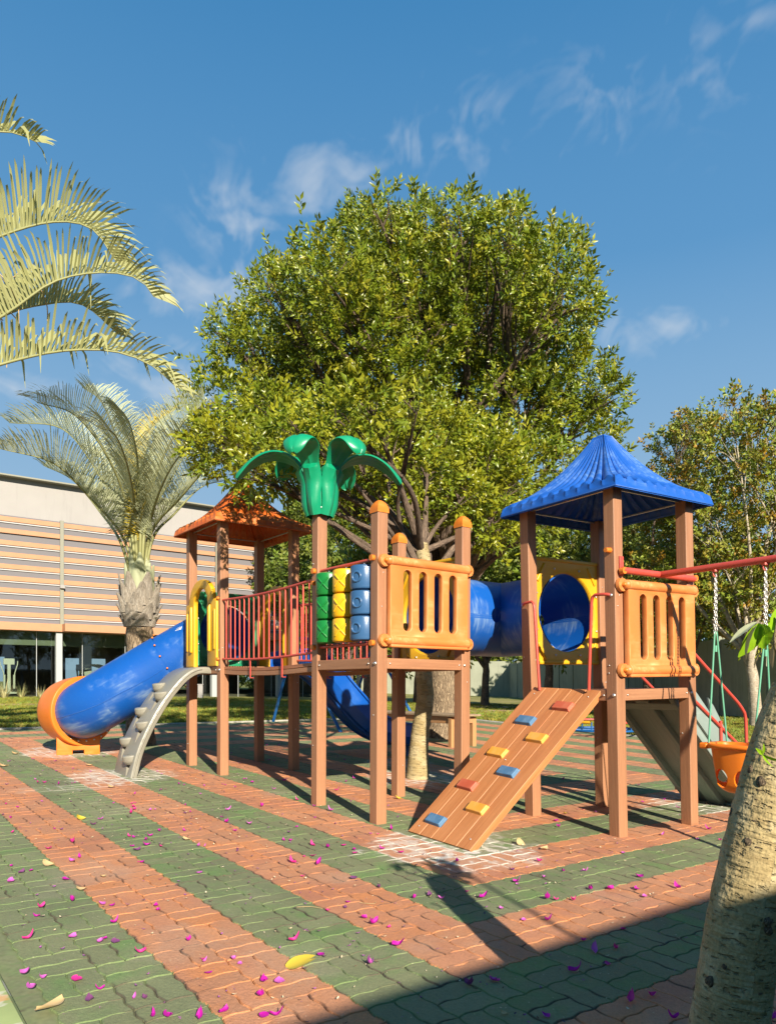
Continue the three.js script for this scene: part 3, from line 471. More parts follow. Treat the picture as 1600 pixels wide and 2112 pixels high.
// ---------------------------------------------------------------- middle tower with the green leaf crown and the noughts-and-crosses drums
{
  const t = towerThing('M', 'play_tower', 'open brown play tower with orange post caps, green leaf crown and noughts-and-crosses drums', 'play tower');
  const top = EYE + 1.52; for (let i = 0; i < 4; i++) { post(t, i, i === 2 ? EYE + 1.72 : top); if (i !== 2) part('post_cap', capGeo(POSTS[i][0], t.y(top), POSTS[i][1]), M.orange_cap, t.o); }
  deck(t, DECK_LM); plugs(t, 2);
  slotPanel(t, 1.598, 2.29);
  mouthPanel(t, DECK_LM + 0.005, DECK_LM + 1.0, 1.915, 0.395, SP + PW - 0.05, 'w', M.yellow);
  // leaf crown: a cup of moulded sheaths that open into arching leaves
  const [pu, pw] = POSTS[2], y0 = EYE + 1.665, crown = new THREE.Group(); crown.name = 'leaf_crown'; crown.position.set(pu, t.y(y0), pw); t.o.add(crown);
  const spine = curve([[0.082, 0, 0], [0.118, 0.09, 0], [0.130, 0.20, 0], [0.140, 0.32, 0], [0.205, 0.46, 0], [0.32, 0.555, 0], [0.46, 0.58, 0], [0.60, 0.515, 0], [0.725, 0.37, 0]]), NS = 40;
  const leafPart = (az, len, lift) => { const half = (k) => (k < 0.42 ? mix(0.060, 0.092, sstep(0, 0.35, k)) : mix(0.092, 0.158, sstep(0.42, 0.60, k)) * Math.sqrt(Math.max(0, 1 - Math.pow((k - 0.42) / 0.585, 3.2)))) + 0.002;
    return toCreasedNormals(sheet((a, b) => { const k = Math.min(a, 0.999), p = spine.getPointAt(k), tg = spine.getTangentAt(k), nx = -tg.y, ny = tg.x; // the sheet runs round the closed section: outer face then inner face
      const ring = b * Math.PI * 2, sx = Math.cos(ring), th = 0.021, side = Math.sin(ring) >= 0 ? 1 : -1, w = half(k) * sx, bow = -(k < 0.42 ? 0.030 : 0.026) * (1 - sx * sx) * (k < 0.42 ? 1 : -1) - (Math.abs(sx) < 0.07 ? 0.010 : 0) * (k > 0.3 ? 1 : 0.4), off = th * Math.sqrt(Math.max(0, 1 - sx * sx)) * side * (k > 0.97 ? (1 - k) / 0.03 : 1) + bow * (k < 0.42 ? 1 : 1);
      const ext = k > 0.42 ? mix(1, len, (k - 0.42) / 0.58) : 1, r = (p.x - 0.15) * ext + 0.15 + nx * off, y = p.y + ny * off + (k > 0.42 ? lift * (k - 0.42) : 0); return [r * Math.cos(az) - w * Math.sin(az), y, r * Math.sin(az) + w * Math.cos(az)]; }, NS, 28, [1, 0.4]), 0.7); };
  const leaves = [[-0.12, 1.12, -0.07], [0.80, 0.74, 0.17], [1.95, 0.66, 0.14], [3.02, 1.12, -0.08], [3.95, 0.86, 0.17], [5.1, 0.86, 0.06]];
  leaves.forEach(([az, len, lift]) => part('leaf', leafPart(az + TH, len, lift), M.green_topper, crown));
  part('cup', new THREE.LatheGeometry([[0.001, 0.012], [0.085, 0.012], [0.122, 0.1], [0.134, 0.22], [0.130, 0.34], [0.05, 0.40], [0.001, 0.40]].map((p) => new THREE.Vector2(...p)), 24), M.green_topper, crown);
  for (const a of [0.4, 2.0, 5.2]) part('bolt', ball(0.012, Math.cos(a) * 0.116, 0.055, Math.sin(a) * 0.116, 8), M.steel, crown);
  // game of drums between two red bars on the left side
  const game = thing('drum_game', 'noughts-and-crosses game of green, yellow and blue drums between two red bars', 'play panel', [TW.M.x, TW.M.base, -TW.M.Z]); game.quaternion.copy(TW.M.q); const gu = 0.04, yt = 2.315, yb = 1.575, w0 = -PW / 2, w1 = -SP - PW / 2;
  for (const y of [yt, yb]) { part('bar', rod([gu, t.y(y), w0 + 0.01], [gu, t.y(y), w1 - 0.01], 0.016, 12), M.red_metal, game); for (const w of [w0 - 0.005, w1 + 0.005]) part('bar_end', new THREE.CylinderGeometry(0.026, 0.026, 0.055, 14).rotateZ(Math.PI / 2).translate(-0.006, t.y(y), w), M.orange_cap, game); }
  const mats = [M.drum_blue, M.drum_yellow, M.drum_green], sp = (SP - PW) / 3;
  for (let c = 0; c < 3; c++) {
    const w = -PW - (c + 0.5) * sp; part('spindle', rod([gu, t.y(yb), w], [gu, t.y(yt), w], 0.009, 8), M.steel, game);
    for (let k = 0; k < 3; k++) {
      const r = 0.128, h = 0.218, yc = yb + 0.028 + h / 2 + k * (h + 0.008), g = new THREE.LatheGeometry([[0.012, -h / 2], [r - 0.022, -h / 2], [r - 0.006, -h / 2 + 0.008], [r, -h / 2 + 0.024], [r, h / 2 - 0.024], [r - 0.006, h / 2 - 0.008], [r - 0.022, h / 2], [0.012, h / 2]].map((p) => new THREE.Vector2(...p)), 32), dr = part('drum', toCreasedNormals(g, 0.5), mats[c], game);
      dr.position.set(gu, t.y(yc), w); dr.rotation.y = [0.1, 0.08, 0.1][c] + (hash2(c, k, 3) - 0.5) * 0.25;
      // raised nought on the blue drums, raised crosses on the others, facing the camera's side
      const face = (ang) => { const out = []; if (c === 0) out.push(new THREE.TorusGeometry(0.042, 0.011, 8, 26).applyMatrix4(new THREE.Matrix4().makeTranslation(0, 0, r + 0.001))); else for (const s of [-1, 1]) { const n = 7, pts = []; for (let i = 0; i <= n; i++) { const q = (i / n - 0.5) * 0.105, a = q / r; pts.push([Math.sin(a) * (r + 0.001), s * q * 1.05, Math.cos(a) * (r + 0.001)]); } out.push(tube(pts, 0.0095, 10, 6)); } return out.map((g2) => g2.rotateY(ang)); };
      for (const g2 of [...face(-1.2), ...face(1.94)]) part(c === 0 ? 'nought' : 'cross_stroke', g2, mats[c], dr);
    }
  }
  for (const y of [1.0]) part('bolt_cap', new THREE.CylinderGeometry(0.02, 0.022, 0.035, 12).rotateZ(Math.PI / 2).translate(-0.014, t.y(EYE + y), -SP - PW / 2), M.orange_cap, t.o);
}
// ---------------------------------------------------------------- right tower under the blue roof
{
  const t = towerThing('R', 'play_tower', 'tall brown play tower under the blue tent roof beside the swing', 'play tower');
  for (let i = 0; i < 4; i++) post(t, i, EAVE_R + 0.05);
  deck(t, DECK_R); plugs(t, 3); tentRoof(t, EAVE_R, M.blue_roof);
  slotPanel(t, 1.33, 2.035);
  mouthPanel(t, DECK_R + 0.24, DECK_R + 1.27, 1.92, 0.39, -SP - PW + 0.05, 'u', M.yellow);
  // bent grab rails at the head of the ramp
  for (const [w, s, y] of [[-SP - PW / 2, 1, 1.985], [-PW / 2, -1, 1.965]]) { part('grab_rail', bar([[-0.004, t.y(y - 0.012), w - s * 0.02], [-0.035, t.y(y), w + s * 0.01], [-0.04, t.y(y + 0.005), w + s * 0.155], [-0.04, t.y(1.17), w + s * 0.205]], 0.0135, 0.075, 10), M.red_metal, t.o); part('bolt', BOLT(-0.006, t.y(y - 0.012), w - s * 0.02, 0.016, 'u'), M.steel, t.o); }
  part('bolt_cap', new THREE.CylinderGeometry(0.02, 0.024, 0.06, 12).rotateZ(Math.PI / 2).translate(-0.025, t.y(2.325), -PW / 2 + 0.01), M.orange_cap, t.o);
  // cross bar that carries the swing beam
  part('cross_bar', rod([PW / 2, t.y(2.155), 0.035], [SP + PW / 2, t.y(2.145), 0.035], 0.028, 14), M.red_metal, t.o);
  part('bracket', box(0.05, 0.16, 0.012, PW / 2 + 0.02, t.y(2.195), 0.008, 0.003), M.red_metal, t.o);
  for (const u of [PW / 2, SP + PW / 2]) part('bolt_cap', new THREE.CylinderGeometry(0.028, 0.028, 0.04, 14).rotateX(Math.PI / 2).translate(u, t.y(2.15), 0.04), M.orange_cap, t.o);
}
// ---------------------------------------------------------------- bridge between the left and middle towers
{
  const o = thing('bridge', 'brown plank bridge with red barred railings between the two left towers', 'bridge', [0, 0, 0]);
  const q0 = V(...[TW.L.x, 0, -TW.L.Z]), q1 = inTower('M', 0, 0, -SP - PW); q1.y = 0; const e1 = V(CT, 0, -ST);
  const from = q0.clone().addScaledVector(e1, 0), dir = q1.clone().sub(from), len = dir.length(); dir.normalize();
  o.position.copy(from); o.position.y = gy(from.x, -from.z); o.quaternion.setFromRotationMatrix(new THREE.Matrix4().makeBasis(V(0, 1, 0).cross(dir), V(0, 1, 0), dir));
  const Y = (h) => h - o.position.y, sag = (s) => -0.028 * Math.sin(Math.PI * clamp(s / len));                        // local: x along e1, z along the bridge
  const run = (x, y, w, h, n = 10) => { const gs = []; for (let i = 0; i < n; i++) { const s0 = i / n * len, s1 = (i + 1) / n * len, ya = y + sag(s0), yb = y + sag(s1), g = box(w, h, Math.hypot(s1 - s0, yb - ya) + 0.002, 0, 0, 0, 0.003); g.rotateX(-Math.atan2(yb - ya, s1 - s0)).translate(x, Y((ya + yb) / 2), (s0 + s1) / 2); gs.push(uvm(g, 'z')); } return gs; };
  part('stringer', run(0.075, DECK_LM - 0.075, 0.05, 0.048), M.post_brown, o); part('stringer', run(SP + PW - 0.075, DECK_LM - 0.075, 0.05, 0.048), M.post_brown, o);
  const np = 19, pitch = (len - 0.02) / np; for (let i = 0; i < np; i++) { const s = 0.01 + (i + 0.5) * pitch; part('plank', beam(SP - 0.02, 0.03, pitch - 0.007, (SP + PW) / 2, Y(DECK_LM - 0.030 + sag(s)), s, 'x', 0.004), M.deck_brown, o); }
  part('edge_strip', run(0.060, DECK_LM - 0.028, 0.02, 0.036), M.deck_brown, o); part('edge_strip', run(SP + PW - 0.060, DECK_LM - 0.028, 0.02, 0.036), M.deck_brown, o);
  for (const [x, name] of [[0.032, 'near'], [SP + PW - 0.032, 'far']]) {
    const r = new THREE.Group(); r.name = 'railing'; o.add(r);
    const pts = (y) => { const p = []; for (let i = 0; i <= 8; i++) { const s = -0.02 + i / 8 * (len + 0.04); p.push([x, Y(y + sag(s)), s]); } return p; };
    part('rail', tube(pts(EYE + 1.045), 0.0135, 24, 10), M.red_metal, r); part('rail', tube(pts(EYE + 0.33), 0.0135, 24, 10), M.red_metal, r);
    const nb = 17; for (let i = 0; i < nb; i++) { const s = 0.10 + i * (len - 0.18) / (nb - 1); part('baluster', rod([x, Y(EYE + 0.33 + sag(s)), s], [x, Y(EYE + 1.045 + sag(s)), s], 0.0095, 8), M.red_metal, r); }
    for (const s of [len * 0.35, len * 0.70]) part('bracket', [box(0.010, 0.22, 0.028, x - 0.004, Y(EYE + 0.225 + sag(s)), s, 0.002), box(0.05, 0.008, 0.028, x + 0.016, Y(EYE + 0.118 + sag(s)), s, 0.002)], M.red_metal, r);
  }
}
// ---------------------------------------------------------------- elbow tunnel between the middle and right towers
{
  const yc = 1.915, R0 = 0.398, thk = 0.014;
  const a = V(0.458, yc, -7.561), b = V(1.753, yc, -7.379), d1 = V(0.7986, 0, -0.6018), d2 = V(0.5606, 0, 0.828), cr = V(1.234, yc, -8.146);
  const o = thing('tunnel', 'blue plastic crawl tunnel bent between the middle and right towers', 'tunnel', [1.234, yc - R0, -8.146]);
  const pn = d1.clone().add(d2).normalize(), up = V(0, 1, 0);
  const seg = (start, dir, sgn) => { // thick-walled tube from start to the mitre plane
    const n = dir.clone().cross(up).normalize(), NL = 14, NC = 56, pos = [], idx = [], uv = [], L = start.distanceTo(cr);
    const end = (r, ph) => -(n.dot(pn) * r * Math.cos(ph)) / dir.dot(pn);
    for (let layer = 0; layer < 2; layer++) for (let i = 0; i <= NL; i++) for (let j = 0; j < NC; j++) { const r = layer ? R0 - thk : R0, ph = j / NC * Math.PI * 2, l = mix(-0.03, L + end(r, ph), i / NL), p = start.clone().addScaledVector(dir, l).addScaledVector(n, r * Math.cos(ph)).addScaledVector(up, r * Math.sin(ph)); pos.push(p.x - o.position.x, p.y - o.position.y, p.z - o.position.z); uv.push(j / NC * 2.5, l); }
    const id = (la, i, j) => (la * (NL + 1) + i) * NC + (j % NC);
    const quad = (p, q, r, s) => idx.push(p, q, r, p, r, s);
    for (let j = 0; j < NC; j++) { for (let i = 0; i < NL; i++) { quad(id(0, i, j), id(0, i, j + 1), id(0, i + 1, j + 1), id(0, i + 1, j)); quad(id(1, i, j), id(1, i + 1, j), id(1, i + 1, j + 1), id(1, i, j + 1)); } quad(id(0, 0, j), id(1, 0, j), id(1, 0, j + 1), id(0, 0, j + 1)); quad(id(0, NL, j), id(0, NL, j + 1), id(1, NL, j + 1), id(1, NL, j)); }
    if (sgn < 0) for (let k = 0; k < idx.length; k += 3) { const q = idx[k]; idx[k] = idx[k + 1]; idx[k + 1] = q; }
    const g = new THREE.BufferGeometry(); g.setAttribute('position', new THREE.Float32BufferAttribute(pos, 3)); g.setAttribute('uv', new THREE.Float32BufferAttribute(uv, 2)); g.setIndex(idx); g.computeVertexNormals(); return g;
  };
  const vol = (g) => { const p = g.attributes.position, ix = g.index; let v = 0; const A = V(0, 0, 0), B = V(0, 0, 0), C = V(0, 0, 0); for (let i = 0; i < ix.count; i += 3) { A.fromBufferAttribute(p, ix.getX(i)); B.fromBufferAttribute(p, ix.getX(i + 1)); C.fromBufferAttribute(p, ix.getX(i + 2)); v += A.dot(B.cross(C)); } return v; };
  const ev = new Evaluator(); ev.attributes = ['position', 'normal', 'uv'];
  const cut = (g, c, axis, l, rad = 0.073) => { const h = new THREE.CylinderGeometry(rad, rad, l, 24); h.applyQuaternion(new THREE.Quaternion().setFromUnitVectors(V(0, 1, 0), axis)).translate(c.x - o.position.x, c.y - o.position.y, c.z - o.position.z); return ev.evaluate(new Brush(g), new Brush(h), SUBTRACTION).geometry; };
  for (const [k, [s, d]] of [[a, d1], [b, d2.clone().negate()]].entries()) {
    let g = seg(s, d, 1); if (vol(g) < 0) g = seg(s, d, -1);
    const across = d.clone().cross(up).normalize();
    if (k === 0) g = cut(g, s.clone().addScaledVector(d, 0.5), across, 2); else { const out = across.dot(V(0.83, 0, -0.56)) > 0 ? across : across.clone().negate(); g = cut(g, s.clone().addScaledVector(d, 0.74).addScaledVector(out, R0), out, 0.3); }
    part('tube_section', toCreasedNormals(g, 0.5), M.blue_tube, o);
    const ring = new THREE.TorusGeometry(R0 + 0.012, 0.016, 8, 56).applyQuaternion(new THREE.Quaternion().setFromUnitVectors(V(0, 0, 1), d)).translate(s.x - o.position.x, 0, s.z - o.position.z).translate(0, R0, 0); part('flange', ring, M.blue_tube, o);
  }
}
// ---------------------------------------------------------------- tube slide out of the left tower
{
  const o = thing('tube_slide', 'blue tube slide with an orange exit hood beside the left tower', 'slide', onGround(-4.5, 11.0));
  const P = [[-2.23, 1.90, 10.10], [-2.33, 1.89, 10.33], [-2.66, 1.78, 10.50], [-3.10, 1.53, 10.50], [-3.62, 1.22, 10.47], [-4.02, 0.99, 10.50], [-4.27, 0.875, 10.62], [-4.40, 0.84, 10.82]].map(([x, y, Z]) => V(x - o.position.x, y - o.position.y, -Z - o.position.z)), c = curve(P, 0.5), r0 = 0.39;
  const shell = (t0, t1, r, n, m, nm, parent) => { const F = c.computeFrenetFrames(200, false), g = sheet((a, b) => { const t = mix(t0, t1, a), p = c.getPointAt(t), tg = c.getTangentAt(t), side = tg.clone().cross(V(0, 1, 0)).normalize(), u2 = side.clone().cross(tg), ph = b * Math.PI * 2; return [p.x + (side.x * Math.cos(ph) + u2.x * Math.sin(ph)) * r, p.y + (side.y * Math.cos(ph) + u2.y * Math.sin(ph)) * r, p.z + (side.z * Math.cos(ph) + u2.z * Math.sin(ph)) * r]; }, n, 48, [3 * (t1 - t0), 2]); return part(nm, g, m, parent); };
  shell(0, 0.415, r0, 20, M.blue_tube, 'tube_section', o); shell(0.405, 1, r0 + 0.012, 36, M.blue_tube, 'tube_section', o); shell(0.02, 1, r0 - 0.012, 40, M.blue_tube, 'tube_lining', o);
  const ringAt = (t, r, w, nm, m, par) => { const p = c.getPointAt(t), q = new THREE.Quaternion().setFromUnitVectors(V(0, 0, 1), c.getTangentAt(t)); const s = new THREE.Shape(); s.absarc(0, 0, r, 0, 6.2832, false); const h = new THREE.Path(); h.absarc(0, 0, r0 - 0.01, 0, 6.2832, true); s.holes.push(h); return part(nm, toCreasedNormals(extrude(s, w, 0.005, 44).translate(0, 0, -w / 2).applyQuaternion(q).translate(p.x, p.y, p.z), 0.6), m, par); };
  const boltsAt = (t, r, n, m) => { const p = c.getPointAt(t), q = new THREE.Quaternion().setFromUnitVectors(V(0, 0, 1), c.getTangentAt(t)), gs = []; for (let i = 0; i < n; i++) { const a = i / n * 6.283 + 0.2; gs.push(ball(0.014, Math.cos(a) * r, Math.sin(a) * r, -0.012, 8).applyQuaternion(q).translate(p.x, p.y, p.z)); } return gs; };
  ringAt(0.41, r0 + 0.05, 0.03, 'flange', M.blue_tube, o); part('flange_bolts', boltsAt(0.405, r0 + 0.03, 14).map((g) => g.scale(1, 1, 1)), M.orange_cap, o);
  ringAt(0.985, r0 + 0.065, 0.022, 'flange', M.blue_tube, o); part('flange_bolts', boltsAt(0.98, r0 + 0.048, 26), M.steel, o);
  // seam moulded along the side of the tube
  const seam = []; for (let i = 0; i <= 30; i++) { const t = mix(0.42, 0.93, i / 30), p = c.getPointAt(t), tg = c.getTangentAt(t), side = tg.clone().cross(V(0, 1, 0)).normalize(), u2 = side.clone().cross(tg), ph = Math.PI + 0.28; const s2 = side.z * Math.cos(ph) > 0 ? 1 : -1; seam.push(p.clone().addScaledVector(side, Math.cos(0.28) * (r0 + 0.012) * (side.z > 0 ? 1 : -1)).addScaledVector(u2, -Math.sin(0.28) * (r0 + 0.012))); }
  part('seam', tube(seam, 0.005, 40, 6), M.blue_tube, o);
  // exit hood: a wide collar that flares and opens away from the camera, on a foot
  const e = c.getPointAt(1), tg = c.getTangentAt(1).setY(-0.02).normalize(), q = new THREE.Quaternion().setFromUnitVectors(V(0, 1, 0), tg.clone().add(V(-0.55, 0, 0)).normalize());
  const hood = part('exit_hood', [new THREE.LatheGeometry([[r0 + 0.04, -0.02], [r0 + 0.105, -0.035], [r0 + 0.115, -0.01], [r0 + 0.112, 0.05], [r0 + 0.095, 0.26], [r0 + 0.06, 0.44], [r0 + 0.03, 0.52], [r0 + 0.0, 0.50], [r0 + 0.04, 0.30], [r0 + 0.055, 0.03], [r0 + 0.04, -0.02]].map((p) => new THREE.Vector2(...p)), 56).applyQuaternion(q).translate(e.x, e.y, e.z)], M.orange_hood, o);
  const fx = new THREE.Shape(); fx.moveTo(-0.29, -0.05); fx.lineTo(-0.075, -0.05); fx.lineTo(-0.075, 0.055); fx.lineTo(0.075, 0.055); fx.lineTo(0.075, -0.05); fx.lineTo(0.29, -0.05); fx.lineTo(0.29, 0.27); fx.lineTo(-0.29, 0.27); fx.closePath();
  part('foot', toCreasedNormals(extrude(fx, 0.42, 0.012).translate(0, 0, -0.21), 0.5), M.orange_hood, o).position.set(e.x - 0.13, 0, e.z - 0.12); o.children[o.children.length - 1].rotation.y = 0.42;
  // small white emblem: a shell of five strokes
  const em = []; const t0 = 0.25, p0 = c.getPointAt(t0), tg0 = c.getTangentAt(t0), sd = tg0.clone().cross(V(0, 1, 0)).normalize(); if (sd.z < 0) sd.negate(); const uu = sd.clone().cross(tg0).normalize(); if (uu.y < 0) uu.negate();
  const nrm = sd.clone().multiplyScalar(0.80).addScaledVector(uu, 0.60).normalize(), tx = tg0.clone().negate(), ty = nrm.clone().cross(tx).normalize(); if (ty.y < 0) ty.negate();
  const on = (x, y) => { const v = p0.clone().addScaledVector(tx, x); const ang = y / r0; return v.addScaledVector(nrm, Math.cos(ang) * (r0 + 0.003)).addScaledVector(ty, Math.sin(ang) * (r0 + 0.003)); };
  for (let i = 0; i < 5; i++) { const a = 0.5 + i * 0.42, pts = []; for (let k = 0; k <= 6; k++) { const r = 0.018 + k / 6 * 0.052; pts.push(on(Math.cos(a + k * 0.07) * r, Math.sin(a + k * 0.07) * r - 0.02)); } em.push(tube(pts, 0.0042, 8, 5)); }
  part('emblem', em, M.white_mark, o);
}
// ---------------------------------------------------------------- grey moulded climber in front of the left tower
{
  const o = thing('climber', 'grey moulded climbing arch with round footholds against the left tower', 'climber', [TW.L.x, TW.L.base, -TW.L.Z]); o.quaternion.copy(TW.L.q);
  const y = (h) => h - TW.L.base, prof = curve([[0.02, y(1.435), 0], [-0.16, y(1.432), 0], [-0.31, y(1.36), 0], [-0.46, y(1.215), 0], [-0.64, y(0.98), 0], [-0.80, y(0.70), 0], [-0.92, y(0.42), 0], [-1.0, y(0.10), 0]], 0.5), n = 40, th = 0.085, w0 = -0.285, w1 = -0.94;
  const s = new THREE.Shape(), outer = [], inner = []; for (let i = 0; i <= n; i++) { const p = prof.getPointAt(i / n), t = prof.getTangentAt(i / n); outer.push([p.x, p.y]); inner.push([p.x - t.y * -th * -1, p.y + t.x * th * 1]); }
  s.moveTo(...outer[0]); outer.slice(1).forEach((p) => s.lineTo(...p)); inner.reverse().forEach((p) => s.lineTo(...p)); s.closePath();
  let slab = extrude(s, w0 - w1, 0.022, 4).translate(0, 0, w1);
  const ev = new Evaluator(); ev.attributes = ['position', 'normal', 'uv'];
  const holds = [[0.325, -0.76], [0.40, -0.46], [0.53, -0.77], [0.63, -0.46], [0.755, -0.77], [0.865, -0.45]];
  const frames = holds.map(([t, w]) => { const p = prof.getPointAt(t), tg = prof.getTangentAt(t), nn = V(tg.y, -tg.x, 0); return { p: V(p.x, p.y, w), tg, nn }; });
  let br = new Brush(flat(slab));
  for (const f of frames) { const tri = new THREE.Shape(); tri.moveTo(-0.08, 0.03); tri.lineTo(0.08, 0.03); tri.lineTo(0, 0.235); tri.closePath(); const g = new THREE.ExtrudeGeometry(tri, { depth: 0.2, bevelEnabled: false }).translate(0, 0, -0.1), m = new THREE.Matrix4().makeBasis(V(0, 0, 1), f.tg.clone(), V(0, 0, 1).cross(f.tg)); g.applyMatrix4(m).translate(f.p.x, f.p.y, f.p.z); br = ev.evaluate(br, new Brush(flat(g)), SUBTRACTION); }
  part('arch', toCreasedNormals(br.geometry, 0.5), M.grey_climber, o);
  for (const f of frames) { // round ledge: flat-topped cup that tapers below
    const g = new THREE.LatheGeometry([[0.001, 0.0], [0.090, 0.0], [0.104, -0.006], [0.110, -0.018], [0.107, -0.070], [0.098, -0.086], [0.07, -0.112], [0.001, -0.12]].map((q) => new THREE.Vector2(...q)), 28).scale(0.92, 1, 1), up = V(-0.12, 1, 0).normalize();
    const m = new THREE.Matrix4().makeBasis(V(1, 0.12, 0).normalize(), up, V(0, 0, 1)); g.applyMatrix4(m).translate(f.p.x + 0.012, f.p.y + 0.05, f.p.z); part('foothold', toCreasedNormals(g, 0.5), M.grey_climber, o);
  }
  const rib = []; for (const w of [w0 + 0.004, w1 - 0.004]) { const pts = []; for (let i = 3; i <= n - 1; i++) { const p = prof.getPointAt(i / n), t = prof.getTangentAt(i / n); pts.push([p.x + t.y * -0.03, p.y + t.x * 0.03, w]); } rib.push(tube(pts, 0.009, 50, 6)); } part('side_rib', rib, M.grey_climber, o);
}
// ---------------------------------------------------------------- climbing ramp in front of the right tower
{
  const o = thing('climbing_ramp', 'sloping brown board ramp with coloured foothold blocks below the blue-roofed tower', 'climbing ramp', [TW.R.x, TW.R.base, -TW.R.Z]); o.quaternion.copy(TW.R.q);
  const inv = TW.R.q.clone().invert(), loc = (v) => v.clone().sub(o.position).applyQuaternion(inv);
  const foot0 = loc(V(...onGround(...seen(841, 1716), 0.012))), foot1 = loc(V(...onGround(...seen(969, 1757), 0.012)));
  const top = [loc(inTower('R', 0.0, DECK_R + 0.012, -SP - 0.02)), loc(inTower('R', 0.0, DECK_R + 0.012, -0.10))];
  const A = foot0, B = foot1, C = top[0].lerp(top[1].clone().sub(foot1).add(foot0), 0.5), D = C.clone().add(B).sub(A), at = (u, v, h = 0) => { const p = A.clone().lerp(B, u), q = C.clone().lerp(D, u), r = p.lerp(q, v); return r.addScaledVector(N, h); };
  const N = B.clone().sub(A).cross(C.clone().sub(A)).normalize(); if (N.y < 0) N.negate();
  const basis = (u) => { const z = C.clone().lerp(D, u).sub(A.clone().lerp(B, u)).normalize(), x = N.clone().cross(z).negate().normalize(); return [x, z]; };
  for (let i = 0; i < 5; i++) {
    const u0 = i / 5 + 0.004, u1 = (i + 1) / 5 - 0.004, th = 0.03, ch = 0.004, ring = (v) => [[u0, -th], [u0, -ch], [u0 + 0.004, 0], [u1 - 0.004, 0], [u1, -ch], [u1, -th]].map(([u, h]) => at(u, v, h)), a = ring(0), b = ring(1), pos = [], uv = [], tri = (p, q, r, up) => { for (const [k, w] of [p, q, r]) { pos.push(k.x, k.y, k.z); uv.push(...w); } };
    const w = A.distanceTo(B), l = A.distanceTo(C);
    for (let k = 0; k < 6; k++) { const m = (k + 1) % 6, ua = [i * 0.31 + k * 0.05, 0], ub = [i * 0.31 + (k + (k === 2 ? 3.2 : 1)) * 0.05, 0]; tri([a[k], ua], [a[m], ub], [b[m], [ub[0], l]]); tri([a[k], ua], [b[m], [ub[0], l]], [b[k], [ua[0], l]]); }
    for (let k = 1; k < 5; k++) { tri([a[0], [0, 0]], [a[k + 1], [0.1, 0.03]], [a[k], [0.05, 0.03]]); tri([b[0], [0, 0]], [b[k], [0.1, 0.03]], [b[k + 1], [0.05, 0.03]]); }
    const g = new THREE.BufferGeometry(); g.setAttribute('position', new THREE.Float32BufferAttribute(pos, 3)); g.setAttribute('uv', new THREE.Float32BufferAttribute(uv, 2)); g.computeVertexNormals(); part('board', g, M.ramp_brown, o);
  }
  // joists under the boards, close to the edges
  for (const u of [0.06, 0.94]) { const p = at(u, 0.02, -0.055), q = at(u, 0.985, -0.055), [x, z] = basis(u), g = beam(0.045, 0.045, p.distanceTo(q), 0, 0, 0, 'z', 0.004), m = new THREE.Matrix4().makeBasis(x, N, x.clone().cross(N)); g.applyMatrix4(m).translate((p.x + q.x) / 2, (p.y + q.y) / 2, (p.z + q.z) / 2); part('joist', g, M.ramp_brown, o); }
  // footholds at the pixels where the photograph shows them, laid on the slope
  const T = TW.R, hit = (px, py) => { const dir = V((px - 800) / FOC, (HOR - py) / FOC, -1), n = N.clone().applyQuaternion(T.q), p0 = A.clone().applyQuaternion(T.q).add(o.position), t = p0.sub(V(0, EYE, 0)).dot(n) / dir.dot(n); return loc(V(0, EYE, 0).addScaledVector(dir, t)); };
  for (const [px, py, m] of [[1161, 1458, 'hold_red'], [1084, 1487, 'hold_blue'], [1107, 1523, 'hold_yellow'], [1026, 1553, 'hold_yellow'], [1047, 1593, 'hold_blue'], [964, 1620, 'hold_red'], [984, 1668, 'hold_yellow'], [899, 1692, 'hold_blue']]) {
    const p = hit(px, py), [x, z] = basis(0.5), g = new RoundedBoxGeometry(0.205, 0.042, 0.105, 2, 0.011), zz = x.clone().cross(N), mm = new THREE.Matrix4().makeBasis(x, N, zz);
    const P = g.attributes.position; for (let i = 0; i < P.count; i++) if (P.getY(i) > 0) { P.setX(i, P.getX(i) * 0.93); P.setZ(i, P.getZ(i) * 0.86); } g.computeVertexNormals();
    g.applyMatrix4(mm).translate(p.x + N.x * 0.008, p.y + N.y * 0.008, p.z + N.z * 0.008); const h = part('foothold', uvm(g), M[m], o); h.userData.label = `${m.slice(5)} foothold block`;
  }
  for (const [u, v] of [[0.1, 0.04], [0.9, 0.05], [0.1, 0.95], [0.9, 0.95], [0.5, 0.5]]) { const p = at(u, v, 0.001); part('screw', ball(0.007, p.x, p.y, p.z, 6), M.steel, o); }
}
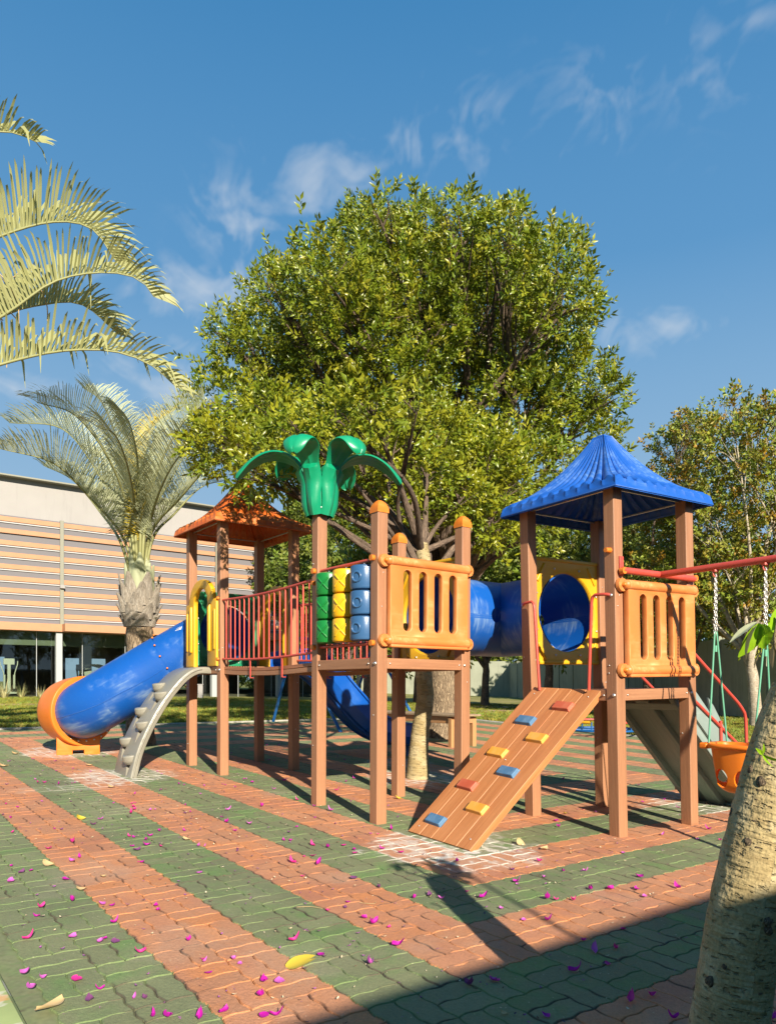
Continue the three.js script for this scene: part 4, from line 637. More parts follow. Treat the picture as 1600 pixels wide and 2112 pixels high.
// ---------------------------------------------------------------- moulded stair with red handrails on the far side of the right tower
{
  const o = thing('play_stair', 'grey-green moulded stair with red handrails behind the swing seat', 'stair', [TW.R.x, TW.R.base, -TW.R.Z]); o.quaternion.copy(TW.R.q);
  const y = (h) => h - TW.R.base, u0 = SP + PW + 0.005, u1 = 2.36, wN = -0.17, wF = -SP + 0.06, yT = 1.16, yB = -0.02, th = 0.05, dir = V(u1 - u0, yB - yT, 0).normalize(), nrm = V(-dir.y, dir.x, 0);
  const len = Math.hypot(u1 - u0, yB - yT), slabAt = (l, h, w, s, d, c, k) => box(l, h, w, 0, 0, 0, 0.008).rotateZ(Math.atan2(dir.y, dir.x)).translate(u0 + dir.x * s + nrm.x * d, y(yT) + dir.y * s + nrm.y * d, c);
  const mid = (wN + wF) / 2, W = wN - wF;
  part('underside', [slabAt(len, 0.04, W - 0.02, len / 2, -0.05, mid), slabAt(len, 0.09, 0.055, len / 2, -0.09, wN - 0.04), slabAt(len, 0.09, 0.055, len / 2, -0.09, wF + 0.04), slabAt(len * 0.97, 0.07, 0.15, len / 2, -0.10, mid), slabAt(0.09, 0.1, W - 0.03, 0.10, -0.09, mid)].map((g) => toCreasedNormals(g, 0.5)), M.grey_stair, o);
  for (let i = 0; i < 6; i++) { const s = (i + 0.7) / 6.3; part('tread', box(0.20, 0.035, W - 0.02, mix(u0, u1, s) + 0.02, y(mix(yT, yB, s) + 0.09), mid, 0.01), M.grey_stair, o); }
  const side = (w) => { const s = new THREE.Shape(); const a = (q, d) => [u0 + dir.x * q + nrm.x * d, y(yT) + dir.y * q + nrm.y * d]; s.moveTo(...a(0, -0.06)); s.lineTo(...a(len, -0.06)); s.lineTo(...a(len - 0.05, 0.14)); s.lineTo(...a(len * 0.55, 0.15)); s.lineTo(u0 + dir.x * len * 0.40, y(yT) + dir.y * len * 0.40 + 0.30); s.lineTo(u0 + dir.x * len * 0.33, y(yT) + dir.y * len * 0.33 + 0.30); s.lineTo(...a(len * 0.3, 0.13)); s.lineTo(...a(0.0, 0.13)); s.closePath(); return toCreasedNormals(extrude(s, 0.035, 0.008).translate(0, 0, w - 0.0175), 0.5); };
  part('side_wall', side(wN), M.grey_stair, o); part('side_wall', side(wF), M.grey_stair, o);
  for (const w of [wN + 0.03, wF - 0.03]) {
    part('handrail', bar([[u0 - 0.02, y(1.62), w], [2.02, y(0.985), w], [2.12, y(0.88), w], [2.14, y(0.05), w]], 0.0165, 0.09), M.red_metal, o);
    part('handrail', bar([[u0 - 0.02, y(1.17), w], [2.19, y(0.46), w]], 0.0155, 0.05), M.red_metal, o);
    part('handrail_post', rod([1.69, y(0.84), w], [1.69, y(0.52), w], 0.015), M.red_metal, o);
  }
}
// ---------------------------------------------------------------- blue wave slide behind the bridge
{
  const o = thing('wave_slide', 'open blue wave slide running down behind the plank bridge', 'slide', [TW.L.x, TW.L.base, -TW.L.Z]); o.quaternion.copy(TW.L.q);
  const y = (h) => h - TW.L.base, p = curve([[SP + PW - 0.02, y(1.45), 0], [1.35, y(1.435), 0], [1.62, y(1.30), 0], [1.95, y(0.98), 0], [2.30, y(0.66), 0], [2.62, y(0.47), 0], [2.98, y(0.37), 0], [3.45, y(0.335), 0]]), c = -(SP + PW) / 2, hw = 0.29;
  // section of the chute: lip, wall, bed, wall, lip, then back underneath
  const sec = [[-hw - 0.045, 0.275], [-hw - 0.045, 0.30], [-hw, 0.30], [-hw + 0.012, 0.10], [-hw + 0.09, 0.0], [0, -0.02], [hw - 0.09, 0.0], [hw - 0.012, 0.10], [hw, 0.30], [hw + 0.045, 0.30], [hw + 0.045, 0.275], [hw + 0.012, 0.272], [hw + 0.004, 0.09], [hw - 0.08, -0.022], [0, -0.042], [-hw + 0.08, -0.022], [-hw - 0.004, 0.09], [-hw - 0.012, 0.272], [-hw - 0.045, 0.275]];
  const g = sheet((a, b) => { const q = p.getPointAt(a), t = p.getTangentAt(a), k = b * (sec.length - 1), i = Math.min(sec.length - 2, Math.floor(k)), f = k - i, z = mix(sec[i][0], sec[i + 1][0], f), h = mix(sec[i][1], sec[i + 1][1], f) * mix(0.72, 1, sstep(0, 0.15, a)); return [q.x - t.y * h, q.y + t.x * h, c + z]; }, 48, sec.length - 1, [3, 1.5]);
  part('chute', toCreasedNormals(g, 0.45), M.blue_slide, o);
  part('rib', [-0.12, 0.12].map((z) => sheet((a, b) => { const q = p.getPointAt(mix(0.06, 0.97, a)), t = p.getTangentAt(mix(0.06, 0.97, a)), r = b * Math.PI; const h = -0.03 - Math.sin(r) * 0.03; return [q.x - t.y * h, q.y + t.x * h, c + z + Math.cos(r) * 0.03]; }, 40, 8)), M.blue_slide, o);
  part('leg', rod([3.3, y(0.33), c], [3.3, y(0.0), c], 0.024), M.blue_metal, o);
}
// ---------------------------------------------------------------- swing: red beam and an orange bucket seat on chains
{
  const Rq = (u, yy, w) => inTower('R', u, yy, w), mid = (SP + PW) / 2;
  const b0 = Rq(mid, 2.15, 0.05), out = V(ST, 0, CT), up = 0.012; out.copy(V(0.5606, 0, 0.828)); const b1 = b0.clone().addScaledVector(out, 2.35); b1.y = 2.155;
  const o = thing('swing_support', 'red tubular swing beam running from the blue-roofed tower out of the picture', 'swing frame', [b1.x, gy(b1.x, -b1.z), b1.z]), L = (v) => [v.x - o.position.x, v.y - o.position.y, v.z - o.position.z];
  part('beam', rod(L(b0), L(b1), 0.028, 14), M.red_metal, o);
  const e = V(0.828, 0, -0.5606); for (const s of [-1, 1]) { const f = b1.clone().addScaledVector(e, s * 0.85).addScaledVector(out, 0.15); f.y = gy(f.x, -f.z); part('leg', rod(L(b1), L(f), 0.026, 12), M.red_metal, o); }
  const at = (t) => b0.clone().lerp(b1, t / 2.35), tA = 0.505, tB = 0.915, hang = [];
  for (const t of [tA, tB]) { const p = at(t); part('hanger', [box(0.04, 0.02, 0.05, ...L(p.clone().add(V(0, -0.032, 0))), 0.004), new THREE.TorusGeometry(0.02, 0.006, 8, 16).translate(...L(p.clone().add(V(0, -0.058, 0))))], M.red_metal, o); }
  const s = thing('bucket_swing', 'orange toddler bucket swing hanging on chains behind the leaning trunk', 'swing', [0, 0, 0]);
  const pa = at(tA), pb = at(tB), c = pa.clone().lerp(pb, 0.5); s.position.set(c.x, 0.352, c.z); s.rotation.y = Math.atan2(-out.z, out.x) ; const S = (v) => { const w = v.clone().sub(s.position).applyAxisAngle(V(0, 1, 0), -s.rotation.y); return w; };
  // chain links down to the coated strands
  const link = (p, turn) => { const g = new THREE.TorusGeometry(0.010, 0.0028, 6, 12).scale(0.8, 1.75, 1); if (turn) g.rotateY(Math.PI / 2); return g.translate(p.x, p.y, p.z); };
  for (const [k, p] of [pa, pb].entries()) {
    const top = S(p.clone().add(V(0, -0.075, 0))), end = top.clone(); end.y = 1.62 - s.position.y + (k ? -0.05 : 0); const n = Math.round((top.y - end.y) / 0.0265), gs = [];
    for (const dx of [-0.012, 0.012]) for (let i = 0; i <= n; i++) { const q = top.clone().lerp(end, i / n); q.z += dx * (0.4 + i / n * 0.8); gs.push(link(q, i % 2)); } part('chain', gs, M.steel, s);
    const seatX = (k ? 1 : -1) * 0.185; for (const dz of [-0.125, 0.125]) part('strand', [rod([end.x, end.y + 0.02, dz * 0.10], [seatX, 0.40, dz], 0.0075, 8)], M.rope_green, s);
    part('ferrule', cyl(0.012, 0.012, 0.05, end.x, end.y - 0.12, 0, 8), M.rope_green, s);
  }
  // bucket: waisted basin with a broad rim and leg holes front and back
  const ring = (h) => { const k = clamp(h / 0.38); return [0.140 + 0.070 * Math.pow(k, 0.8), 0.105 + 0.050 * Math.pow(k, 0.8)]; };
  const body = (ins) => sheet((a, b) => { const th = a * Math.PI * 2, h = b * 0.38, [rx, rz] = ring(h), sq = 0.72, cx = Math.sign(Math.cos(th)) * Math.pow(Math.abs(Math.cos(th)), sq), cz = Math.sign(Math.sin(th)) * Math.pow(Math.abs(Math.sin(th)), sq), r = b < 0.22 ? Math.sqrt(1 - Math.pow(1 - b / 0.22, 2)) : 1; return [cx * (rx - ins) * r, h + ins, cz * (rz - ins) * r]; }, 48, 24, [1, 0.4]);
  let bucket = new Brush(closeShell(body(0), body(0.014), 48, 24)); const ev = new Evaluator(); ev.attributes = ['position', 'normal', 'uv'];
  for (const sz of [-1, 1]) for (const sx of [-1, 1]) { const g = new THREE.CylinderGeometry(0.066, 0.066, 0.4, 24).scale(1.0, 1, 1.15).rotateX(Math.PI / 2).translate(sx * 0.092, 0.125, sz * 0.23); if (sz > 0) bucket = ev.evaluate(bucket, new Brush(flat(g)), SUBTRACTION); }
  for (const sx of [-1, 1]) { const g = new THREE.CylinderGeometry(0.05, 0.05, 0.4, 24).scale(1, 1, 1.3).rotateZ(Math.PI / 2).translate(sx * 0.25, 0.13, -0.02); bucket = ev.evaluate(bucket, new Brush(flat(g)), SUBTRACTION); }
  part('bucket', toCreasedNormals(bucket.geometry, 0.6), M.orange_swing, s);
  const rim = []; for (let i = 0; i <= 48; i++) { const th = i / 48 * Math.PI * 2, sq = 0.72, cx = Math.sign(Math.cos(th)) * Math.pow(Math.abs(Math.cos(th)), sq), cz = Math.sign(Math.sin(th)) * Math.pow(Math.abs(Math.sin(th)), sq); rim.push([cx * 0.228, 0.378, cz * 0.163]); } part('rim', new THREE.TubeGeometry(new THREE.CatmullRomCurve3(rim.slice(0, 48).map((p) => V(...p)), true), 96, 0.02, 8, true), M.orange_swing, s);
  for (const sx of [-1, 1]) part('lug', box(0.075, 0.05, 0.30, sx * 0.225, 0.375, 0, 0.018), M.orange_swing, s);
}
function closeShell(outer, inner, nu, nv) { // joins two grids (closed round u, pinched at v = 0) at their upper edge into one closed skin
  const pos = [], idx = [], uv = [], P = outer.attributes.position, Q = inner.attributes.position, W = nv + 1;
  for (const [A] of [[P], [Q]]) { for (let i = 0; i < nu; i++) for (let j = 1; j <= nv; j++) { pos.push(A.getX(i * W + j), A.getY(i * W + j), A.getZ(i * W + j)); uv.push(i / nu, j / nv); } }
  const id = (l, i, j) => l * nu * nv + (i % nu) * nv + (j - 1), tip = pos.length / 3; pos.push(P.getX(0), P.getY(0), P.getZ(0), Q.getX(0), Q.getY(0), Q.getZ(0)); uv.push(0, 0, 0, 0);
  for (let i = 0; i < nu; i++) { for (let j = 1; j < nv; j++) { const a = id(0, i, j), b = id(0, i + 1, j), c = id(0, i + 1, j + 1), d = id(0, i, j + 1); idx.push(a, d, b, b, d, c); const e = id(1, i, j), f = id(1, i + 1, j), g = id(1, i + 1, j + 1), h = id(1, i, j + 1); idx.push(e, f, h, f, g, h); } idx.push(tip, id(0, i, 1), id(0, i + 1, 1), tip + 1, id(1, i + 1, 1), id(1, i, 1)); const a = id(0, i, nv), b = id(0, i + 1, nv), c = id(1, i + 1, nv), d = id(1, i, nv); idx.push(a, d, b, b, d, c); }
  const g = new THREE.BufferGeometry(); g.setAttribute('position', new THREE.Float32BufferAttribute(pos, 3)); g.setAttribute('uv', new THREE.Float32BufferAttribute(uv, 2)); g.setIndex(idx); g.computeVertexNormals(); return flat(g);
}

// ================================================================ TREES, PALMS AND SHRUBS
// a spray of small folded leaves round a twig that points along +y
function spray(n, L, W, spread, seed, stem = true) {
  const R = rng(seed), pos = [], idx = [], q = new THREE.Quaternion(), len = L * 2.2;
  for (let i = 0; i < n; i++) {
    const h = len * (0.25 + 0.75 * (i + 0.5) / n), az = i * 2.4 + R() * 0.8, tilt = spread * (0.6 + 0.6 * R()) * (i === n - 1 ? 0.35 : 1), l = L * (0.7 + 0.5 * R()), w = W * (0.75 + 0.4 * R()) / 2, roll = (R() - 0.5) * 1.2;
    const m = new THREE.Matrix4().makeRotationY(az).multiply(new THREE.Matrix4().makeRotationZ(-tilt)).multiply(new THREE.Matrix4().makeRotationY(roll)), k = pos.length / 3;
    for (const [x, y, z] of [[0, 0, 0], [-w, l * 0.42, 0.25 * w], [0, l * 0.45, -0.3 * w], [w, l * 0.42, 0.25 * w], [0, l, 0.35 * w]]) { const p = V(x, y, z + (y / l) * (y / l) * 0.12 * l).applyMatrix4(m); pos.push(p.x, p.y + h, p.z); }
    idx.push(k, k + 2, k + 1, k, k + 3, k + 2, k + 1, k + 2, k + 4, k + 2, k + 3, k + 4);
  }
  if (stem) { const k = pos.length / 3, w = L * 0.018; pos.push(-w, 0, 0, w, 0, 0, 0, len, 0); idx.push(k, k + 1, k + 2); }
  const g = new THREE.BufferGeometry(); g.setAttribute('position', new THREE.Float32BufferAttribute(pos, 3)); g.setIndex(idx); g.computeVertexNormals(); return flat(g);
}
// foliage in clumps: blobs are [x, y, z, radius]; sprays sit mostly near the surface of each blob and point outwards and up
function foliage(parent, blobs, n, geo, mat, tint, seed, { fill = 0.45, up = 0.5, scale = [0.6, 1.4], jag = 0.25 } = {}) {
  const R = rng(seed), im = new THREE.InstancedMesh(geo, mat, n), m = new THREE.Matrix4(), q = new THREE.Quaternion(), c = new THREE.Color(), W = blobs.map((b) => b[3] * b[3]), S = W.reduce((a, b) => a + b), o = parent.position; let k = 0;
  for (let t = 0; t < n * 6 && k < n; t++) {
    let r = R() * S, i = 0; while (i < W.length - 1 && r > W[i]) r -= W[i++];
    const b = blobs[i], z = R() * 2 - 1, a = R() * Math.PI * 2, s = Math.sqrt(1 - z * z), d = V(s * Math.cos(a), z, s * Math.sin(a));
    const lump = 1 + jag * (fbm(d.x * 2.2 + b[0] * 3 + 40, d.y * 2.2 + d.z * 1.7 + b[1] * 3 + 40, seed, 3) - 0.5) * 2, out = R() < 0.09 ? 1.05 + R() * 0.38 : 1, rad = b[3] * lump * (fill + (1 - fill) * Math.sqrt(R())) * out;
    const p = V(b[0] + d.x * rad, b[1] + d.y * rad * 0.92, b[2] + d.z * rad);
    const dir = d.clone().multiplyScalar(0.8).add(V((R() - 0.5) * 1.1, up + (R() - 0.5) * 0.9, (R() - 0.5) * 1.1)).normalize(), sc = scale[0] + R() * (scale[1] - scale[0]);
    q.setFromUnitVectors(V(0, 1, 0), dir).multiply(new THREE.Quaternion().setFromAxisAngle(V(0, 1, 0), R() * 6.28));
    m.compose(p.sub(o), q, V(sc, sc, sc)); im.setMatrixAt(k, m); im.setColorAt(k, tint(c, R, d)); k++;
  }
  im.count = k; im.name = 'crown'; im.userData.kind = 'stuff'; shadowed(im); parent.add(im); return im;
}
const pick = (list) => (c, R) => { const t = list[Math.floor(R() * list.length)], k = 0.8 + R() * 0.45; return c.setRGB(t[0] * k, t[1] * k, t[2] * k); };
// limbs from a fork to the middles of the blobs, with smaller boughs inside each blob
function limbs(parent, fork, blobs, r0, mat, seed, { boughs = 5, sag = 0.12, name = 'branches', twig = 0.008, via = null } = {}) {
  const R = rng(seed), o = parent.position, gs = [], rel = (v) => [v.x - o.x, v.y - o.y, v.z - o.z];
  blobs.forEach((b, i) => {
    const f = Array.isArray(fork[0]) ? V(...fork[i % fork.length]) : V(...fork), e = V(b[0], b[1], b[2]), d = e.clone().sub(f), mid = f.clone().addScaledVector(d, 0.45).add(V((R() - 0.5) * 0.3 * d.length(), sag * d.length() * (R() - 0.1), (R() - 0.5) * 0.3 * d.length())), far = e.clone().add(V((R() - 0.5), 0.55, (R() - 0.5)).multiplyScalar(b[3] * 0.7));
    gs.push(taper([rel(f), rel(mid), rel(e), rel(far)], r0 * (0.6 + 0.3 * R()), twig, 12, 7, 0.12, seed + i));
    for (let k = 0; k < boughs; k++) { const s = mid.clone().lerp(e, 0.2 + R() * 0.8), a = R() * 6.28, z = R() * 1.4 - 0.35, t = e.clone().add(V(Math.cos(a), z, Math.sin(a)).normalize().multiplyScalar(b[3] * (0.75 + R() * 0.3))), h = s.clone().lerp(t, 0.5).add(V((R() - 0.5) * 0.25, R() * 0.2, (R() - 0.5) * 0.25).multiplyScalar(b[3])); gs.push(taper([rel(s), rel(h), rel(t)], r0 * 0.22 * (0.6 + R() * 0.6), twig * 0.5, 7, 5, 0.1, seed + k)); }
  });
  return part(name, gs, mat, parent);
}
const blobAt = (px, py, r, Z) => [...sight(px, py, Z), r / FOC * Z];
// ---------------------------------------------------------------- the big tree in the middle and the slimmer one before it
{
  const [x, Z] = seen(915, 1520), t = thing('leafy_tree', 'large dense leafy tree with a thick rough trunk behind the middle tower', 'tree', onGround(x, Z));
  const Zc = 12.6, R = rng(71), list = [[770, 490, 95], [690, 560, 95], [820, 560, 110], [920, 520, 105], [1030, 505, 95], [1120, 560, 90], [1165, 640, 85], [600, 640, 105], [720, 680, 120], [860, 680, 130], [1000, 650, 120], [1110, 720, 110], [1190, 790, 85], [520, 750, 100], [640, 810, 120], [790, 830, 130], [940, 830, 130], [1070, 850, 115], [1190, 900, 80], [470, 840, 85], [560, 900, 90], [690, 960, 105], [830, 980, 105], [960, 990, 105], [1080, 980, 95], [1040, 470, 55], [780, 430, 48], [1165, 520, 50], [570, 590, 50], [860, 445, 50], [950, 450, 50], [1235, 820, 55], [1250, 940, 45], [1000, 1070, 60], [1110, 1080, 70], [760, 1060, 60], [470, 690, 45]];
  const blobs = list.map(([a, b, r]) => blobAt(a, b + (b < 600 ? 16 : 0), r * 0.9, Zc + (R() - 0.5) * 3.2 * (r > 80 ? 1 : 0.6)));
  for (let i = 0; i < 9; i++) { const a = R() * 6.28, q = blobAt(850 + Math.cos(a) * 190, 760 + Math.sin(a) * 190, 115, Zc + 2.2 + R() * 1.2); blobs.push(q); }
  part('trunk', [taper([[0, -0.15, 0], [0.02, 0.6, 0], [-0.05, 1.5, 0.05], [0.02, 2.4, 0.0], [-0.02, 3.0, -0.05]], 0.30, 0.22, 16, 16, 0.1, 5, 0.20)], M.bark_rough, t);
  const f = [[x - 0.02, gy(x, Z) + 2.8, -Z - 0.05], [x + 0.02, gy(x, Z) + 2.2, -Z], [x - 0.06, gy(x, Z) + 2.5, -Z + 0.06]];
  limbs(t, f, blobs, 0.13, M.bark_limb, 11, { boughs: 9, twig: 0.009 });
  foliage(t, blobs, 18500, spray(8, 0.094, 0.043, 0.95, 3), M.leaf_ficus, pick([[1, 1, 1], [1.25, 1.15, 0.9], [0.75, 0.9, 0.9], [1.5, 1.25, 1.2], [0.85, 0.95, 0.7], [1.0, 1.05, 1.3]]), 23, { fill: 0.42, up: 0.45, jag: 0.5 });
}
{
  const [x, Z] = seen(860, 1605), t = thing('slim_tree', 'slim leaning tree with a whitewashed foot between the middle tower and the ramp', 'tree', onGround(x, Z)), Zc = 9.4;
  const blobs = [[690, 860, 40, 7.5], [610, 885, 36, 7.6], [760, 835, 40, 7.6], [860, 850, 38, 7.8], [470, 930, 60, 8.9], [545, 950, 46, 8.0], [520, 985, 34, 7.7], [600, 910, 62, 8.6], [430, 905, 48, 9.6], [560, 870, 66, 9.4], [690, 900, 60, 10.4], [800, 900, 60, 11.2], [920, 910, 62, 10.8], [1010, 950, 56, 10.2], [880, 970, 48, 9.4], [1050, 1010, 46, 10.0], [960, 1020, 42, 9.4], [640, 985, 36, 8.8], [740, 960, 50, 9.0], [850, 1060, 40, 9.6], [1020, 1080, 45, 9.8], [575, 1005, 26, 8.2]].map((b) => blobAt(...b));
  part('trunk', [taper([[0, -0.1, 0], [0.03, 0.5, -0.02], [0.10, 1.05, 0.02], [0.04, 1.65, 0.02], [0.12, 2.4, -0.06], [0.05, 2.9, -0.1]], 0.115, 0.085, 24, 14, 0.05, 15, 0.05)], M.bark_smooth, t);
  limbs(t, [[x + 0.06, gy(x, Z) + 2.8, -Z - 0.1], [x + 0.12, gy(x, Z) + 2.35, -Z - 0.06]], blobs, 0.062, M.bark_limb, 41, { boughs: 6, twig: 0.005 });
  foliage(t, blobs, 3000, spray(8, 0.080, 0.037, 0.95, 8), M.leaf_ficus, pick([[1, 1, 1], [1.3, 1.15, 0.8], [0.85, 0.95, 0.9], [1.5, 1.3, 1.1]]), 57, { fill: 0.3, up: 0.2, jag: 0.55 });
}
// ---------------------------------------------------------------- autumn-tinted trees along the wall on the right
function backTree(name, label, group, trunkPx, Z, blobs, n, leafMatName, tints, seed, o = {}) {
  const x = (trunkPx - 800) / FOC * Z, t = thing(name, label, 'tree', onGround(x, Z), 0, group), g = gy(x, Z), h = o.fork ?? 1.6, lean = o.lean ?? 0;
  part('trunk', [taper([[0, -0.1, 0], [lean * 0.3, h * 0.4, 0.03], [lean * 0.7 + 0.05, h * 0.75, -0.03], [lean, h, 0]], o.r ?? 0.12, (o.r ?? 0.12) * 0.72, 12, 9, 0.14, seed, 0.05)], M[o.bark ?? 'bark_limb'], t);
  limbs(t, [[x + lean, g + h - 0.05, -Z], [x + lean * 0.8, g + h * 0.8, -Z]], blobs, (o.r ?? 0.12) * 0.55, M[o.bark ?? 'bark_limb'], seed + 3, { boughs: o.boughs ?? 6, twig: 0.006 });
  foliage(t, blobs, n, spray(o.leaves ?? 7, o.L ?? 0.10, o.W ?? 0.055, 1.0, seed + 5), M[leafMatName], pick(tints), seed + 7, { fill: o.fill ?? 0.3, up: 0.3, jag: 0.5 });
  return t;
}
const AUT = [[1, 1, 1], [1.3, 1.1, 0.8], [0.7, 0.95, 0.8], [1.45, 0.85, 0.5], [1.15, 1.2, 1], [0.8, 1.05, 0.8], [0.9, 1.15, 0.9]];
backTree('autumn_tree', 'tree with yellow and rusty tinged leaves and a pale lichened trunk behind the swing', null, 1560, 19, [[1500, 930, 70], [1590, 900, 75], [1450, 990, 65], [1540, 1010, 85], [1640, 1000, 90], [1480, 1090, 70], [1580, 1110, 80], [1500, 1190, 70], [1600, 1220, 70], [1560, 1290, 55], [1690, 1130, 90], [1480, 1270, 45], [1400, 1010, 38], [1510, 850, 34], [1600, 850, 40], [1700, 900, 80]].map(([a, b, r]) => blobAt(a, b, r, 19 + (hash2(a, b, 1) - 0.5) * 3)), 4300, 'leaf_autumn', AUT, 101, { fork: 1.9, r: 0.17, bark: 'bark_pale', lean: -0.25 });
backTree('autumn_tree', 'sparse tree with bare twigs and yellow leaves right of the blue roof', null, 1395, 21, [[1390, 920, 45], [1430, 900, 40], [1380, 1000, 50], [1420, 1080, 60], [1370, 1110, 60], [1440, 1170, 60], [1390, 1190, 60], [1460, 1250, 55], [1340, 1180, 50], [1420, 880, 30]].map(([a, b, r]) => blobAt(a, b, r, 21 + (hash2(a, b, 2) - 0.5) * 2.4)), 2500, 'leaf_autumn', AUT, 131, { fork: 1.4, r: 0.15, lean: 0.3, boughs: 9, L: 0.10 });
backTree('autumn_tree', 'olive green tree between the blue-roofed tower and the wall', null, 1330, 25, [[1290, 1070, 50], [1330, 1110, 55], [1250, 1120, 50], [1300, 1160, 60], [1350, 1220, 60], [1270, 1220, 55], [1310, 1280, 55], [1240, 1190, 45], [1360, 1300, 45], [1180, 1130, 36], [1200, 1190, 40]].map(([a, b, r]) => blobAt(a, b, r, 25 + (hash2(a, b, 3) - 0.5) * 3)), 3000, 'leaf_back', [[1, 1, 1], [1.3, 1.1, 0.9], [0.8, 0.9, 0.8], [1.2, 0.9, 0.6]], 151, { fork: 1.6, r: 0.14, L: 0.13, W: 0.07 });
// trees further back, one by one
const BK = [[1, 1, 1], [1.25, 1.15, 0.9], [0.75, 0.85, 0.8], [0.95, 1.1, 0.7]];
[[1130, 27, [[1090, 1120, 60], [1150, 1160, 55], [1060, 1190, 60], [1120, 1230, 60], [1180, 1250, 50], [1090, 1290, 50], [1050, 1100, 50], [1140, 1310, 45]], 'green tree rising behind the blue tunnel'],
 [1000, 31, [[990, 1100, 70], [1040, 1160, 60], [940, 1160, 70], [1000, 1230, 70], [1060, 1270, 50], [930, 1250, 60], [980, 1310, 50]], 'green tree behind the orange slotted panel of the middle tower'],
 [860, 34, [[850, 1120, 70], [800, 1190, 70], [890, 1190, 65], [840, 1260, 70], [780, 1280, 55], [890, 1290, 55], [830, 1340, 45]], 'dark green tree behind the big trunk'],
 [720, 30, [[700, 1130, 70], [760, 1110, 60], [650, 1190, 60], [720, 1210, 65], [770, 1250, 55], [680, 1270, 60], [740, 1320, 50], [640, 1290, 40]], 'green tree seen between the drum game and the bridge railing'],
 [610, 36, [[600, 1130, 55], [640, 1090, 55], [590, 1210, 50], [640, 1240, 45]], 'pale green tree at the end of the slatted building']].forEach(([px, Z, bl, lab], i) => backTree('background_tree', lab, null, px, Z, bl.map(([a, b, r]) => blobAt(a, b, r, Z + (hash2(a, b, 5) - 0.5) * 4)), 2300, 'leaf_back', BK, 201 + i * 20, { fork: 2.0, r: 0.18, L: 0.18, W: 0.10, boughs: 3, leaves: 8 }));
// young bare-stemmed trees on the lawn
for (const [px, py, w, label] of [[754, 1482, 0.085, 'young dark-barked tree trunk on the lawn behind the blue wave slide'], [736, 1470, 0.05, 'thin pale sapling beside the dark trunk behind the wave slide'], [1033, 1432, 0.09, 'small forked bare tree before the green wall under the tunnel']]) {
  const [x, Z] = seen(px, py), t = thing('young_tree', label, 'tree', onGround(x, Z)), h = px > 1000 ? 1.1 : 2.2, bl = px > 1000 ? [blobAt(1000, 1370, 20, Z), blobAt(1050, 1350, 22, Z), blobAt(1075, 1375, 20, Z)] : [[x, gy(x, Z) + h + 1.0, -Z, 0.8], [x + 0.5, gy(x, Z) + h + 1.6, -Z, 0.8]];
  part('trunk', [taper([[0, -0.1, 0], [0.04, h * 0.5, 0], [-0.04, h, 0]], w * 1.3, w, 10, 8, 0.12, px, 0.03)], M[px === 736 ? 'bark_pale' : 'bark_limb'], t); limbs(t, [x - 0.04, gy(x, Z) + h - 0.05, -Z], bl, w * 0.8, M[px > 1000 ? 'bark_pale' : 'bark_limb'], px, { boughs: 5 });
  if (px < 1000) foliage(t, bl, 500, spray(7, 0.14, 0.08, 1, px), M.leaf_back, pick(BK), px + 1); else foliage(t, bl, 70, spray(5, 0.12, 0.07, 1, px), M.leaf_back, pick(BK), px + 1);
}
// ---------------------------------------------------------------- shrubs along the wall and the building
[[985, 1428, 38, 46, 'green flowering shrub at the foot of the wall, left of the tunnel end'], [1025, 1430, 32, 40, 'green shrub with pinkish flowers below the small forked tree'], [1062, 1434, 34, 44, 'leafy shrub in front of the wall beside the left front post of the blue-roofed tower'], [1130, 1440, 30, 48, 'green shrub seen between the grab rails of the ramp'], [905, 1420, 40, 46, 'bright green hedge shrub behind the two trunks'], [945, 1424, 34, 42, 'bright green shrub right of the thick trunk'], [1166, 1440, 22, 24, 'low shrub before the wall behind the ramp head'], [608, 1428, 26, 60, 'tall grassy green shrub by the glass wall behind the bridge'], [660, 1415, 40, 40, 'dark shrub in the shade behind the wave slide'], [720, 1415, 34, 40, 'dark shrub in the shade left of the young trees']].forEach(([px, py, w0, h0, label], i) => {
  const w = w0 * 1.2, h = h0 * 1.2, [x, Z] = seen(px, py), t = thing('shrub', label, 'shrub', onGround(x, Z)), k = Z / FOC, g = gy(x, Z), bl = []; const R = rng(301 + i);
  for (let j = 0; j < 7; j++) bl.push([x + (R() - 0.5) * w * 1.5 * k, g + (0.25 + R() * 0.6) * h * k, -Z + (R() - 0.5) * w * k, w * k * (0.42 + R() * 0.2)]);
  limbs(t, [x, g, -Z], bl, 0.03, M.bark_limb, 330 + i, { boughs: 3, name: 'stems', twig: 0.006 }); foliage(t, bl, 900, spray(7, 0.16, 0.09, 1.0, 310 + i), M.leaf_hedge, pick(i === 1 ? [[1, 1, 1], [2.2, 0.7, 1.2], [1.2, 1.1, 1]] : i > 7 ? [[0.5, 0.6, 0.6], [0.7, 0.7, 0.7]] : [[1, 1, 1], [1.25, 1.15, 0.9], [0.8, 0.9, 0.9]]), 350 + i, { fill: 0.4 });
});
